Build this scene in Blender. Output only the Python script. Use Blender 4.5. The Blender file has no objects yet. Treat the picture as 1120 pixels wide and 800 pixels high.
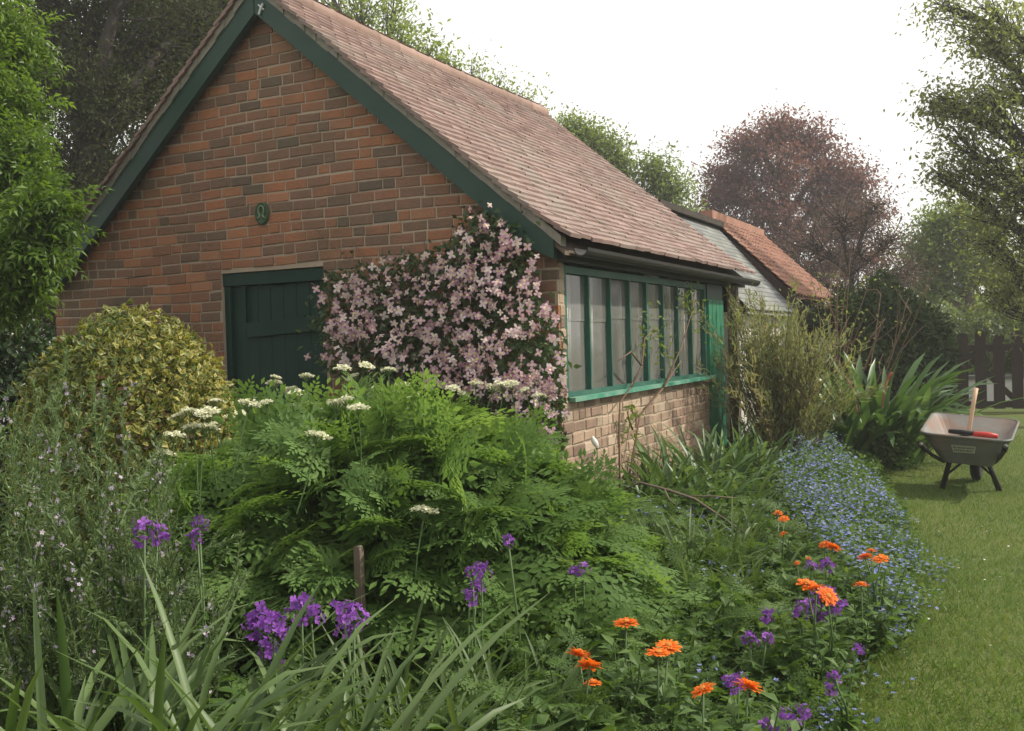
import bpy, math, random
import numpy as np
from mathutils import Vector

rng = np.random.default_rng(11)
random.seed(11)
S = bpy.context.scene
COL = S.collection
PI = math.pi
HAZE = .0022
H = 1.35                       # eye height
F = 1096.0                     # focal length in photo pixels (1120 wide)
M = np.array([[0.89404534, -0.01673244, -0.44766388],
              [0.44695113, -0.03425538, 0.89390226],
              [-0.03029206, -0.99927303, -0.02314728]])   # camera (right, down, forward) -> world

def ray(px, py): return M @ np.array([(px - 560) / F, (py - 400) / F, 1.0])
def P(px, py, d):
    v = ray(px, py) * d
    return np.array([v[0], v[1], v[2] + H])
def onZ(px, py, z):
    r = ray(px, py); t = (z - H) / r[2]
    return np.array([r[0] * t, r[1] * t, z])
def onY(px, py, y):
    r = ray(px, py); t = y / r[1]
    return np.array([r[0] * t, y, r[2] * t + H])
def unit(v):
    v = np.asarray(v, float)
    return v / np.maximum(np.linalg.norm(v, axis=-1, keepdims=True), 1e-9)
def depth(v):
    v = np.asarray(v, float) - [0, 0, H]
    return v @ M[:, 2]
def px_of(v):
    q = (np.asarray(v, float) - [0, 0, H]) @ M
    return 560 + F * q[..., 0] / q[..., 2], 400 + F * q[..., 1] / q[..., 2]
def in_poly(x, y, poly):
    x = np.asarray(x); y = np.asarray(y); c = np.zeros(x.shape, bool); n = len(poly)
    for i in range(n):
        x1, y1 = poly[i]; x2, y2 = poly[(i + 1) % n]
        if y1 == y2: continue
        c ^= ((y1 > y) != (y2 > y)) & (x < (x2 - x1) * (y - y1) / (y2 - y1) + x1)
    return c

# ------------------------------------------------------------------ mesh builder
class MB:
    def __init__(s): s.v = []; s.loops = []; s.tot = []; s.mi = []; s.t = []; s.n = 0
    def add(s, v, f, tint=0.5, mi=0):
        v = np.asarray(v, float).reshape(-1, 3)
        if isinstance(f, np.ndarray):
            s.loops.append((f + s.n).ravel()); s.tot.append(np.full(len(f), f.shape[1])); nf = len(f)
        else:
            s.loops.append(np.concatenate([np.asarray(q) for q in f]) + s.n)
            s.tot.append(np.array([len(q) for q in f])); nf = len(f)
        s.mi.append(np.full(nf, mi))
        t = np.asarray(tint, float)
        s.t.append(np.full(len(v), float(t)) if t.ndim == 0 else t.ravel())
        s.v.append(v); s.n += len(v)
        return s
    def box(s, lo, hi, tint=0.5, mi=0):
        x0, y0, z0 = lo; x1, y1, z1 = hi
        return s.add([(x0,y0,z0),(x1,y0,z0),(x1,y1,z0),(x0,y1,z0),(x0,y0,z1),(x1,y0,z1),(x1,y1,z1),(x0,y1,z1)],
                     np.array([(0,3,2,1),(4,5,6,7),(0,1,5,4),(1,2,6,5),(2,3,7,6),(3,0,4,7)]), tint, mi)
    def beam(s, a, b, w, h, up=(0, 0, 1), tint=0.5, mi=0):
        a = np.asarray(a, float); b = np.asarray(b, float); t = unit(b - a)
        sd = unit(np.cross(t, up)); u = np.cross(sd, t)
        o = [-sd*w/2 - u*h/2, sd*w/2 - u*h/2, sd*w/2 + u*h/2, -sd*w/2 + u*h/2]
        return s.add([a + q for q in o] + [b + q for q in o],
                     np.array([(3,2,1,0),(4,5,6,7),(0,1,5,4),(1,2,6,5),(2,3,7,6),(3,0,4,7)]), tint, mi)
    def tube(s, pts, r, n=6, tint=0.5, mi=0, cap=True):
        pts = np.asarray(pts, float); k = len(pts)
        r = np.broadcast_to(np.asarray(r, float), (k,))
        tg = unit(np.gradient(pts, axis=0))
        ref = np.array([0.31, 0.17, 0.93]) if abs(tg[0] @ np.array([.31,.17,.93])) < .9 else np.array([1., 0, 0])
        sd = unit(np.cross(tg, ref)); up = np.cross(sd, tg)
        a = np.arange(n) * 2 * PI / n
        v = pts[:, None] + r[:, None, None] * (np.cos(a)[None, :, None] * sd[:, None] + np.sin(a)[None, :, None] * up[:, None])
        i = np.arange(k - 1)[:, None] * n; j = np.arange(n)[None]; j2 = (j + 1) % n
        f = np.stack([i + j, i + j2, i + n + j2, i + n + j], -1).reshape(-1, 4)
        s.add(v.reshape(-1, 3), f, tint, mi)
        if cap:
            s.loops.append(np.arange(n)[::-1] + s.n - k * n); s.loops.append(np.arange(n) + s.n - n)
            s.tot.append(np.array([n, n])); s.mi.append(np.full(2, mi))
        return s
    def prism(s, poly, fn, tint=0.5, mi=0):
        """poly list of 2-D points, fn(p, k) -> 3-D for k in 0,1"""
        n = len(poly)
        v = [fn(p, 0) for p in poly] + [fn(p, 1) for p in poly]
        f = [tuple(range(n))[::-1], tuple(range(n, 2*n))] + [(i, (i+1) % n, n + (i+1) % n, n + i) for i in range(n)]
        return s.add(v, f, tint, mi)
    def scatter(s, tpl, pos, T, N, size, tint, mi=0):
        """tpl=(verts k x 3: x across, y along, z normal; faces; vertex tint offset or None)"""
        tv, tf, tt = tpl
        pos = np.asarray(pos, float); n = len(pos)
        if n == 0: return s
        T = unit(np.broadcast_to(T, (n, 3))); N = np.broadcast_to(N, (n, 3))
        B = unit(np.cross(T, N)); N2 = np.cross(B, T)
        size = np.broadcast_to(np.asarray(size, float), (n,))
        v = pos[:, None] + size[:, None, None] * (tv[None, :, 0, None] * B[:, None] + tv[None, :, 1, None] * T[:, None] + tv[None, :, 2, None] * N2[:, None])
        k = len(tv)
        f = (np.arange(n)[:, None, None] * k + tf[None]).reshape(-1, tf.shape[1])
        t = np.broadcast_to(np.asarray(tint, float), (n,))[:, None] + (0 if tt is None else tt[None])
        t = np.broadcast_to(t, (n, k))
        return s.add(v.reshape(-1, 3), f, t.ravel(), mi)
    def mesh(s, name, mats, smooth=False):
        me = bpy.data.meshes.new(name)
        v = np.concatenate(s.v); lp = np.concatenate(s.loops); tot = np.concatenate(s.tot); mi = np.concatenate(s.mi)
        me.vertices.add(len(v)); me.vertices.foreach_set('co', v.ravel().astype(np.float32))
        me.loops.add(len(lp)); me.loops.foreach_set('vertex_index', lp.astype(np.int32))
        me.polygons.add(len(tot))
        st = np.concatenate([[0], np.cumsum(tot)[:-1]])
        me.polygons.foreach_set('loop_start', st.astype(np.int32))
        me.polygons.foreach_set('loop_total', tot.astype(np.int32))
        me.polygons.foreach_set('material_index', mi.astype(np.int32))
        me.polygons.foreach_set('use_smooth', np.full(len(tot), smooth))
        a = me.attributes.new('tint', 'FLOAT', 'POINT'); a.data.foreach_set('value', np.concatenate(s.t).astype(np.float32))
        for m in (mats if isinstance(mats, (list, tuple)) else [mats]): me.materials.append(m)
        me.update(calc_edges=True); me.validate()
        return me
    def build(s, name, mats, parent=None, smooth=False):
        o = bpy.data.objects.new(name, s.mesh(name, mats, smooth)); COL.objects.link(o)
        if parent is not None: o.parent = parent
        return o

def tag(o, label=None, cat=None, group=None, kind=None):
    if label: o['label'] = label
    if cat: o['category'] = cat
    if group: o['group'] = group
    if kind: o['kind'] = kind
    return o
def thing(name, label, cat, group=None, loc=(0, 0, 0), rz=0.0):
    o = bpy.data.objects.new(name, None); COL.objects.link(o)
    o.location = Vector([float(q) for q in loc]); o.rotation_euler = (0, 0, rz); o.empty_display_size = .1
    return tag(o, label, cat, group)
def copy_tree(o, parent=None):
    c = o.copy(); COL.objects.link(c)
    if parent is not None: c.parent = parent
    for ch in list(o.children): copy_tree(ch, c)
    return c
def part_copy(o, parent, loc=None):
    c = o.copy(); COL.objects.link(c); c.parent = parent
    if loc is not None: c.location = loc
    for ch in list(o.children):
        d = ch.copy(); COL.objects.link(d); d.parent = c
    return c

# ------------------------------------------------------------------ materials
def _mat(name):
    m = bpy.data.materials.new(name); m.use_nodes = True
    nt = m.node_tree; nt.nodes.clear()
    return m, nt, nt.nodes, nt.links
def _ramp(N, stops):
    r = N.new('ShaderNodeValToRGB'); e = r.color_ramp.elements
    while len(e) < len(stops): e.new(0.5)
    for el, (p, c) in zip(e, stops): el.position = p; el.color = (*c, 1)
    return r
def mat_leaf(name, cols, trans=0.4, rough=0.5, tgain=1.25, spec=0.35):
    """cols: list of colours picked by the leaf's own tint"""
    m, nt, N, L = _mat(name)
    a = N.new('ShaderNodeAttribute'); a.attribute_name = 'tint'
    r = _ramp(N, [(i / max(1, len(cols) - 1), c) for i, c in enumerate(cols)])
    L.new(a.outputs['Fac'], r.inputs['Fac'])
    p = N.new('ShaderNodeBsdfPrincipled'); p.inputs['Roughness'].default_value = rough
    p.inputs['Specular IOR Level'].default_value = spec
    L.new(r.outputs['Color'], p.inputs['Base Color'])
    t = N.new('ShaderNodeBsdfTranslucent')
    g = N.new('ShaderNodeMix'); g.data_type = 'RGBA'; g.blend_type = 'MULTIPLY'; g.inputs[0].default_value = 1
    L.new(r.outputs['Color'], g.inputs[6]); g.inputs[7].default_value = (tgain * 1.15, tgain * 1.1, tgain * .6, 1)
    L.new(g.outputs[2], t.inputs['Color'])
    x = N.new('ShaderNodeMixShader'); x.inputs[0].default_value = trans
    L.new(p.outputs[0], x.inputs[1]); L.new(t.outputs[0], x.inputs[2])
    o = N.new('ShaderNodeOutputMaterial'); L.new(x.outputs[0], o.inputs['Surface'])
    return m
def mat_petal(name, cols, trans=0.3):
    m = mat_leaf(name, cols, trans, 0.6, 1.0, 0.2)
    for n in m.node_tree.nodes:
        if n.type == 'MIX': n.inputs[7].default_value = (1, 1, 1, 1)
    return m
def mat_surf(name, cols, rough=0.8, noise=8.0, namt=0.35, bump=0.0, bscale=60.0, use_tint=True, spec=0.3, stretch=(1, 1, 1),
             dirt=None, dscale=2.0, damt=0.5, metal=0.0):
    """tinted surface broken up by noise; dirt = second colour in irregular stains"""
    m, nt, N, L = _mat(name)
    tc = N.new('ShaderNodeTexCoord'); mp = N.new('ShaderNodeMapping'); mp.inputs['Scale'].default_value = stretch
    L.new(tc.outputs['Object'], mp.inputs['Vector'])
    nz = N.new('ShaderNodeTexNoise'); nz.inputs['Scale'].default_value = noise; nz.inputs['Detail'].default_value = 6
    L.new(mp.outputs[0], nz.inputs['Vector'])
    r = _ramp(N, [(i / max(1, len(cols) - 1), c) for i, c in enumerate(cols)])
    md = N.new('ShaderNodeMath'); md.operation = 'MULTIPLY_ADD'; md.inputs[1].default_value = namt * 2; md.inputs[2].default_value = -namt
    L.new(nz.outputs['Fac'], md.inputs[0])
    if use_tint:
        a = N.new('ShaderNodeAttribute'); a.attribute_name = 'tint'
        ad = N.new('ShaderNodeMath'); ad.operation = 'ADD'; L.new(a.outputs['Fac'], ad.inputs[0])
    else:
        ad = N.new('ShaderNodeMath'); ad.operation = 'ADD'; ad.inputs[0].default_value = 0.5
    L.new(md.outputs[0], ad.inputs[1]); L.new(ad.outputs[0], r.inputs['Fac'])
    col = r.outputs['Color']
    if dirt:
        n2 = N.new('ShaderNodeTexNoise'); n2.inputs['Scale'].default_value = dscale; n2.inputs['Detail'].default_value = 8
        L.new(mp.outputs[0], n2.inputs['Vector'])
        r2 = _ramp(N, [(0.45, (0, 0, 0)), (0.68, (damt, damt, damt))]); L.new(n2.outputs['Fac'], r2.inputs['Fac'])
        mx = N.new('ShaderNodeMix'); mx.data_type = 'RGBA'
        L.new(r2.outputs['Color'], mx.inputs[0]); L.new(col, mx.inputs[6]); mx.inputs[7].default_value = (*dirt, 1)
        col = mx.outputs[2]
    p = N.new('ShaderNodeBsdfPrincipled'); p.inputs['Roughness'].default_value = rough
    p.inputs['Specular IOR Level'].default_value = spec; p.inputs['Metallic'].default_value = metal
    L.new(col, p.inputs['Base Color'])
    if bump:
        b = N.new('ShaderNodeTexNoise'); b.inputs['Scale'].default_value = bscale; b.inputs['Detail'].default_value = 5
        L.new(mp.outputs[0], b.inputs['Vector'])
        bn = N.new('ShaderNodeBump'); bn.inputs['Strength'].default_value = bump; bn.inputs['Distance'].default_value = 0.01
        L.new(b.outputs['Fac'], bn.inputs['Height']); L.new(bn.outputs[0], p.inputs['Normal'])
    o = N.new('ShaderNodeOutputMaterial'); L.new(p.outputs[0], o.inputs['Surface'])
    return m

BRICK = [(.115,.083,.060), (.15,.095,.066), (.195,.105,.070), (.24,.112,.066), (.31,.125,.062), (.33,.155,.085)]
m_brick = mat_surf('red_brick', BRICK, .9, 16, .22, .7, 70, dirt=(.10,.088,.06), dscale=1.5, damt=.55)
m_brick_s = mat_surf('buff_brick', [(.15,.10,.075), (.23,.15,.11), (.29,.20,.14), (.36,.26,.185), (.40,.31,.23)], .9, 10, .3, .5, 90, dirt=(.12,.095,.07), dscale=2.6, damt=.8)
m_mortar = mat_surf('mortar', [(.29,.225,.17), (.41,.325,.25)], .95, 20, .5, .6, 120, use_tint=False)
m_mortar_s = mat_surf('pale_mortar', [(.27,.22,.16), (.42,.34,.25)], .95, 20, .5, .6, 120, use_tint=False)
m_tile = mat_surf('clay_roof_tile', [(.115,.076,.066), (.16,.104,.089), (.20,.130,.112), (.24,.158,.137), (.22,.178,.155)], .8, 9, .3, .25, 70, dirt=(.22,.20,.17), dscale=1.6, damt=.45, spec=.35)
m_ridge = mat_surf('ridge_tile', [(.20,.13,.105), (.29,.195,.16)], .85, 6, .4, .3, 50)
m_pantile = mat_surf('orange_pantile', [(.17,.085,.06), (.27,.13,.09), (.34,.175,.125), (.27,.16,.12)], .8, 7, .35, .3, 60, dirt=(.17,.12,.09), dscale=1.5, damt=.5)
m_slate = mat_surf('grey_slate', [(.07,.073,.075), (.125,.13,.132), (.19,.195,.19)], .6, 8, .35, .2, 40, dirt=(.15,.16,.11), dscale=2, damt=.5, spec=.3)
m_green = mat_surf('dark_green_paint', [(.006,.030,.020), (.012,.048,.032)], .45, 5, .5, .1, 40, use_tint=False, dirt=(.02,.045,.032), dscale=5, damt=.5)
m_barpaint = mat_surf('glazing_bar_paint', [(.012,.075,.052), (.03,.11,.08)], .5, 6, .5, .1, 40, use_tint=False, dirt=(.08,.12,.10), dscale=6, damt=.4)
m_doorgreen = mat_surf('door_green_paint', [(.004,.026,.017), (.007,.035,.024)], .5, 5, .5, .1, 40, use_tint=False, dirt=(.015,.035,.026), dscale=5, damt=.4)  # darker green paint of the gable door and its frame
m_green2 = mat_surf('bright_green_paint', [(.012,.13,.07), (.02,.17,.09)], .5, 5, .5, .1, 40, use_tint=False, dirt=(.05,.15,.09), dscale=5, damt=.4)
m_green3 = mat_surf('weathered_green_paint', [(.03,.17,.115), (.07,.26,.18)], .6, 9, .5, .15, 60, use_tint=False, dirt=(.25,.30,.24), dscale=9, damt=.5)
m_dark = mat_surf('black_iron', [(.012,.011,.011), (.03,.026,.024)], .5, 8, .5, .1, 40, use_tint=False)
m_oldwood = mat_surf('weathered_wood', [(.08,.06,.045), (.17,.135,.10)], .9, 5, .5, .3, 60, use_tint=False, stretch=(6, 6, 1))
m_brownwood = mat_surf('dark_brown_wood', [(.018,.010,.008), (.045,.026,.020)], .7, 5, .5, .2, 60, use_tint=False, stretch=(6, 6, 1))
m_verge = mat_surf('verge_mortar', [(.16,.145,.12), (.27,.245,.21)], .95, 12, .5, .6, 60, use_tint=False)
m_bark = mat_surf('bark', [(.05,.04,.03), (.12,.095,.07)], .95, 6, .5, .7, 30, use_tint=False, stretch=(3, 3, .7))
m_darkbark = mat_surf('dark_bark', [(.025,.02,.018), (.06,.048,.04)], .95, 6, .5, .7, 30, use_tint=False)
m_stem = mat_leaf('green_stem', [(.05,.10,.03), (.10,.16,.05)], .15)
m_brownstem = mat_surf('brown_stem', [(.09,.055,.035), (.2,.13,.085)], .9, 20, .5, .2, 60, use_tint=False)
m_pale = mat_surf('pale_render', [(.55,.55,.54), (.7,.7,.69)], .9, 5, .5, .2, 50, use_tint=False, dirt=(.35,.36,.32), dscale=2, damt=.5)
m_soil = mat_surf('soil', [(.02,.014,.009), (.05,.036,.024)], 1, 25, .5, .8, 30, use_tint=False)
m_tray = mat_surf('worn_barrow_paint', [(.07,.075,.065), (.13,.135,.12)], .55, 6, .5, .2, 40, use_tint=False, dirt=(.17,.09,.055), dscale=4, damt=.6)
m_trayin = mat_surf('rusty_barrow_inside', [(.13,.125,.115), (.23,.22,.20)], .65, 6, .5, .2, 40, use_tint=False, dirt=(.20,.11,.075), dscale=4, damt=.8)
m_rubber = mat_surf('rubber', [(.008,.008,.008), (.02,.019,.018)], .8, 10, .5, .2, 60, use_tint=False)
m_label = mat_surf('faded_label', [(.22,.23,.16), (.33,.34,.25)], .7, 30, .5, 0, use_tint=False)
m_letter = mat_surf('letter_grey', [(.08,.09,.07), (.12,.12,.10)], .7, 30, .5, 0, use_tint=False)
m_ash = mat_surf('ash_handle', [(.42,.27,.17), (.58,.40,.27)], .6, 8, .5, .1, 50, use_tint=False)
m_red = mat_surf('red_plastic', [(.36,.02,.015), (.5,.04,.03)], .4, 5, .5, 0, use_tint=False)
m_plaque = mat_surf('mossy_plaque', [(.02,.05,.025), (.06,.10,.05)], .8, 30, .5, .4, 80, use_tint=False)
m_plaque2 = mat_surf('plaque_relief', [(.13,.17,.10), (.22,.25,.17)], .8, 30, .5, .4, 80, use_tint=False)
m_wallin = mat_surf('limewash', [(.42,.40,.36), (.55,.53,.48)], .95, 5, .5, .2, 40, use_tint=False)
m_teal = mat_surf('teal_board', [(.16,.36,.33), (.22,.45,.42)], .6, 5, .5, 0, use_tint=False)
m_terra = mat_surf('red_cloth', [(.36,.12,.11), (.5,.2,.18)], .8, 8, .5, .1, use_tint=False)
m_curtain = mat_surf('net_curtain', [(.55,.53,.49), (.72,.70,.66)], .9, 3, .5, .1, use_tint=False)

def mat_glass():
    m, nt, N, L = _mat('dusty_glass')
    tr = N.new('ShaderNodeBsdfTransparent'); tr.inputs[0].default_value = (.86, .9, .87, 1)
    df = N.new('ShaderNodeBsdfDiffuse'); df.inputs[0].default_value = (.30, .30, .28, 1)
    tc = N.new('ShaderNodeTexCoord'); nz = N.new('ShaderNodeTexNoise'); nz.inputs['Scale'].default_value = 1.6; nz.inputs['Detail'].default_value = 1.5
    mp = N.new('ShaderNodeMapping'); mp.inputs['Scale'].default_value = (1, 4, .8); L.new(tc.outputs['Object'], mp.inputs[0]); L.new(mp.outputs[0], nz.inputs['Vector'])
    r = _ramp(N, [(.3, (.30,.30,.30)), (.7, (.48,.48,.48))]); L.new(nz.outputs['Fac'], r.inputs['Fac'])
    a = N.new('ShaderNodeMixShader'); L.new(r.outputs['Color'], a.inputs[0]); L.new(tr.outputs[0], a.inputs[1]); L.new(df.outputs[0], a.inputs[2])
    gl = N.new('ShaderNodeBsdfGlossy'); gl.inputs['Roughness'].default_value = .08
    fr = N.new('ShaderNodeFresnel'); fr.inputs[0].default_value = 1.5
    b = N.new('ShaderNodeMixShader'); L.new(fr.outputs[0], b.inputs[0]); L.new(a.outputs[0], b.inputs[1]); L.new(gl.outputs[0], b.inputs[2])
    o = N.new('ShaderNodeOutputMaterial'); L.new(b.outputs[0], o.inputs['Surface'])
    return m
m_glass = mat_glass()

def mat_ground():
    m, nt, N, L = _mat('lawn_turf')
    tc = N.new('ShaderNodeTexCoord')
    def noise(sc, det=6):
        n = N.new('ShaderNodeTexNoise'); n.inputs['Scale'].default_value = sc; n.inputs['Detail'].default_value = det
        L.new(tc.outputs['Object'], n.inputs['Vector']); return n
    n1 = noise(.9); n2 = noise(9); n3 = noise(70, 3)
    r1 = _ramp(N, [(.3, (.055,.095,.018)), (.5, (.08,.12,.022)), (.68, (.115,.135,.033))]); L.new(n1.outputs['Fac'], r1.inputs['Fac'])
    r2 = _ramp(N, [(.35, (.12,.125,.035)), (.65, (.075,.12,.02))]); L.new(n2.outputs['Fac'], r2.inputs['Fac'])
    mx = N.new('ShaderNodeMix'); mx.data_type = 'RGBA'; mx.inputs[0].default_value = .45
    L.new(r1.outputs['Color'], mx.inputs[6]); L.new(r2.outputs['Color'], mx.inputs[7])
    r3 = _ramp(N, [(.35, (.55,.5,.4)), (.6, (1,1,1))]); L.new(n3.outputs['Fac'], r3.inputs['Fac'])
    mu = N.new('ShaderNodeMix'); mu.data_type = 'RGBA'; mu.blend_type = 'MULTIPLY'; mu.inputs[0].default_value = 1
    L.new(mx.outputs[2], mu.inputs[6]); L.new(r3.outputs['Color'], mu.inputs[7])
    p = N.new('ShaderNodeBsdfPrincipled'); p.inputs['Roughness'].default_value = .9; p.inputs['Specular IOR Level'].default_value = .2
    L.new(mu.outputs[2], p.inputs['Base Color'])
    bn = N.new('ShaderNodeBump'); bn.inputs['Strength'].default_value = .6; bn.inputs['Distance'].default_value = .03
    L.new(n3.outputs['Fac'], bn.inputs['Height']); L.new(bn.outputs[0], p.inputs['Normal'])
    o = N.new('ShaderNodeOutputMaterial'); L.new(p.outputs[0], o.inputs['Surface'])
    return m

# ------------------------------------------------------------------ camera, light, sky
cam = bpy.data.cameras.new('camera'); co = bpy.data.objects.new('camera', cam); COL.objects.link(co)
cam.sensor_width = 36; cam.lens = F / 1120 * 36; cam.clip_start = .05; cam.clip_end = 3000
from mathutils import Matrix
m4 = Matrix.Identity(4)
for i in range(3):
    m4[i][0] = M[i, 0]; m4[i][1] = -M[i, 1]; m4[i][2] = -M[i, 2]
m4[2][3] = H
co.matrix_world = m4
S.camera = co

SUN = unit([.80, .50, .92])           # towards the sun
elev = math.asin(SUN[2])
sl = bpy.data.lights.new('sun', 'SUN'); sl.energy = 4.4; sl.angle = math.radians(1.0); sl.color = (1, .93, .80)
so = bpy.data.objects.new('sun', sl); COL.objects.link(so)
so.rotation_euler = Vector(SUN).to_track_quat('Z', 'Y').to_euler()

w = bpy.data.worlds.new('World'); S.world = w; w.use_nodes = True
nt = w.node_tree; nt.nodes.clear(); N = nt.nodes; L = nt.links
sky = N.new('ShaderNodeTexSky'); sky.sky_type = 'NISHITA'; sky.sun_disc = False
sky.sun_elevation = elev; sky.sun_rotation = math.atan2(SUN[0], SUN[1])
sky.air_density = 1; sky.dust_density = 3
tc = N.new('ShaderNodeTexCoord'); nz = N.new('ShaderNodeTexNoise'); nz.inputs['Scale'].default_value = 2.2; nz.inputs['Detail'].default_value = 6
L.new(tc.outputs['Generated'], nz.inputs['Vector'])
cr = _ramp(N, [(.3, (.80,.80,.80)), (.6, (.97,.97,.97))]); L.new(nz.outputs['Fac'], cr.inputs['Fac'])
mx = N.new('ShaderNodeMix'); mx.data_type = 'RGBA'
L.new(cr.outputs['Color'], mx.inputs[0]); L.new(sky.outputs[0], mx.inputs[6]); mx.inputs[7].default_value = (9.1, 9.0, 8.7, 1)   # thin white cloud
bg = N.new('ShaderNodeBackground'); bg.inputs['Strength'].default_value = .10
L.new(mx.outputs[2], bg.inputs['Color'])
wo = N.new('ShaderNodeOutputWorld'); L.new(bg.outputs[0], wo.inputs['Surface'])
S.view_settings.view_transform = 'Standard'; S.view_settings.look = 'None'
S.view_settings.exposure = 0.52; S.view_settings.gamma = 1
S.cycles.max_bounces = 8; S.cycles.transparent_max_bounces = 12; S.cycles.diffuse_bounces = 4
S.cycles.use_denoising = True

# ------------------------------------------------------------------ thin summer haze
m, nt, N, L = _mat('haze_air')
pv = N.new('ShaderNodeVolumePrincipled'); pv.inputs['Density'].default_value = HAZE; pv.inputs['Color'].default_value = (.96, .96, .97, 1); pv.inputs['Anisotropy'].default_value = .3
o_ = N.new('ShaderNodeOutputMaterial'); L.new(pv.outputs[0], o_.inputs['Volume'])
HZ = m
# ------------------------------------------------------------------ templates for leaves and flowers
def T_(v, f, t=None): return (np.array(v, float), np.array(f), None if t is None else np.array(t, float))
LEAF = T_([(0,0,0),(-.22,.35,.06),(0,.4,0),(.22,.35,.06),(-.16,.72,.02),(0,.75,-.05),(.16,.72,.02),(0,1,-.16)],
          [(0,2,1,1),(0,3,2,2),(1,2,5,4),(2,3,6,5),(4,5,7,7),(5,6,7,7)])
LEAF = (LEAF[0], None, None)
def fix(v, quads, t=None): return T_(v, quads, t)
# tidy quad-only leaf (two halves folded on the midrib)
LEAF = fix([(0,0,0),(-.24,.42,.07),(0,.45,0),(.24,.42,.07),(0,1,-.14)], [(0,2,4,1),(0,3,4,2)])
BROAD = fix([(0,0,0),(-.36,.32,.09),(0,.4,0),(.36,.32,.09),(-.26,.74,.03),(0,.78,-.07),(.26,.74,.03),(0,1,-.2)],
            [(0,2,5,1),(0,3,5,2),(1,5,7,4),(3,6,7,5)])
VARIEG = fix([(0,0,0),(-.32,.4,.10),(0,.45,0),(.32,.4,.10),(0,1,-.15),(-.13,.42,.045),(.13,.42,.045)],
             [(0,5,4,1),(0,2,4,5),(0,6,4,2),(0,3,4,6)], [.1,.42,-.32,.42,.3,-.1,-.1])
NEEDLE = fix([(-.08,0,0),(.08,0,0),(.07,.6,.03),(-.07,.6,.03),(.0,1,-.05),(0,1,-.05)], [(0,1,2,3),(3,2,4,5)])
TRI = fix([(-.5,0,0),(.5,0,0),(.12,1,.0),(-.12,1,.0)], [(0,1,2,3)])
CLUMP5 = []
_v, _q = [], []
for k in range(7):                                   # one pinnate spray of seven leaflets
    y = .15 + .13 * k; sgn = 1 if k % 2 else -1
    if k == 6: d = np.array([0, 1.]); L0 = .30; y = .82
    else: d = unit([sgn * .8, .62]); L0 = .42 - .03 * k
    p = np.array([-d[1], d[0]]); c = np.array([0, y]); i0 = len(_v)
    for (a, b, z) in ((0, 0, 0), (.45, -.17, .03), (1, 0, -.07), (.45, .17, .03)):
        q = c + d * a * L0 + p * b * L0; _v.append((q[0], q[1], z - .12 * (y + a * L0 * d[1]) ** 2))
    _q.append((i0, i0 + 1, i0 + 2, i0 + 3))
PINNATE = fix(_v, _q)
def frond(npin, npl, wid, seed, droop=.28):
    r = random.Random(seed); v, q = [], []
    def diamond(c, d, l, w, z):
        p = np.array([-d[1], d[0]]); i0 = len(v)
        for (a, b, dz) in ((0, 0, 0), (.5, -w, .02), (1, 0, -.03), (.5, w, .02)):
            pt = c + d * a * l + p * b * l; v.append((pt[0], pt[1], z + dz * l - droop * (pt[1]) ** 2 - .35 * abs(pt[0]) ** 1.5))
        q.append((i0, i0 + 1, i0 + 2, i0 + 3))
    for i in range(npin):
        t = .16 + .8 * i / npin
        Lp = wid * (1 - t) ** .85 * (1 if i else .95) + .04
        for sg in (-1, 1):
            ang = math.radians(52 + r.uniform(-8, 8)); d = np.array([sg * math.sin(ang), math.cos(ang)])
            c0 = np.array([0, t + r.uniform(-.01, .01)]); z0 = r.uniform(-.03, .03)
            for j in range(npl):
                s = .12 + .8 * j / npl
                ll = Lp * .42 * (1 - s) + .035
                for s2 in (-1, 1):
                    a2 = ang * sg + s2 * math.radians(48); d2 = np.array([math.sin(a2), math.cos(a2)])
                    diamond(c0 + d * Lp * s, d2, ll, .22 if npl > 3 else .27, z0 * s)
            diamond(c0 + d * Lp * .86, d, Lp * .24 + .03, .22, z0)
        diamond(np.array([0, t - .06]), np.array([0, 1.]), .12, .05, 0)
    diamond(np.array([0, .9]), np.array([0, 1.]), .13, .28, 0)
    return fix(v, q)
FRONDS = [frond(6, 4, .66, 0), frond(5, 3, .70, 1), frond(5, 3, .74, 2)]
FERN_S = [frond(4, 3, .55, s + 10, .2) for s in range(2)]
def flower(npet, ln, wd, cup=.15, inner=.08):
    v, q, t = [], [], []
    for k in range(npet):
        a = 2 * PI * k / npet; d = np.array([math.cos(a), math.sin(a)]); p = np.array([-d[1], d[0]]); i0 = len(v)
        for (r, b, z, tt) in ((inner, -.06, 0, -.15), (.55 * ln, -wd, cup * .5, 0), (ln, -wd * .55, cup, .12), (ln, wd * .55, cup, .12), (.55 * ln, wd, cup * .5, 0), (inner, .06, 0, -.15)):
            pt = d * r + p * b; v.append((pt[0], pt[1], z)); t.append(tt)
        q += [(i0, i0 + 1, i0 + 4, i0 + 5), (i0 + 1, i0 + 2, i0 + 3, i0 + 4)]
    return fix(v, q, t)
FOUR = flower(4, 1, .44, .22)
FIVE = flower(5, 1, .33, .15)

def rand_dirs(n):
    return unit(rng.normal(size=(n, 3)))
def az(n): 
    a = rng.uniform(0, 2 * PI, n); return np.stack([np.cos(a), np.sin(a), 0 * a], 1)

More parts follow.
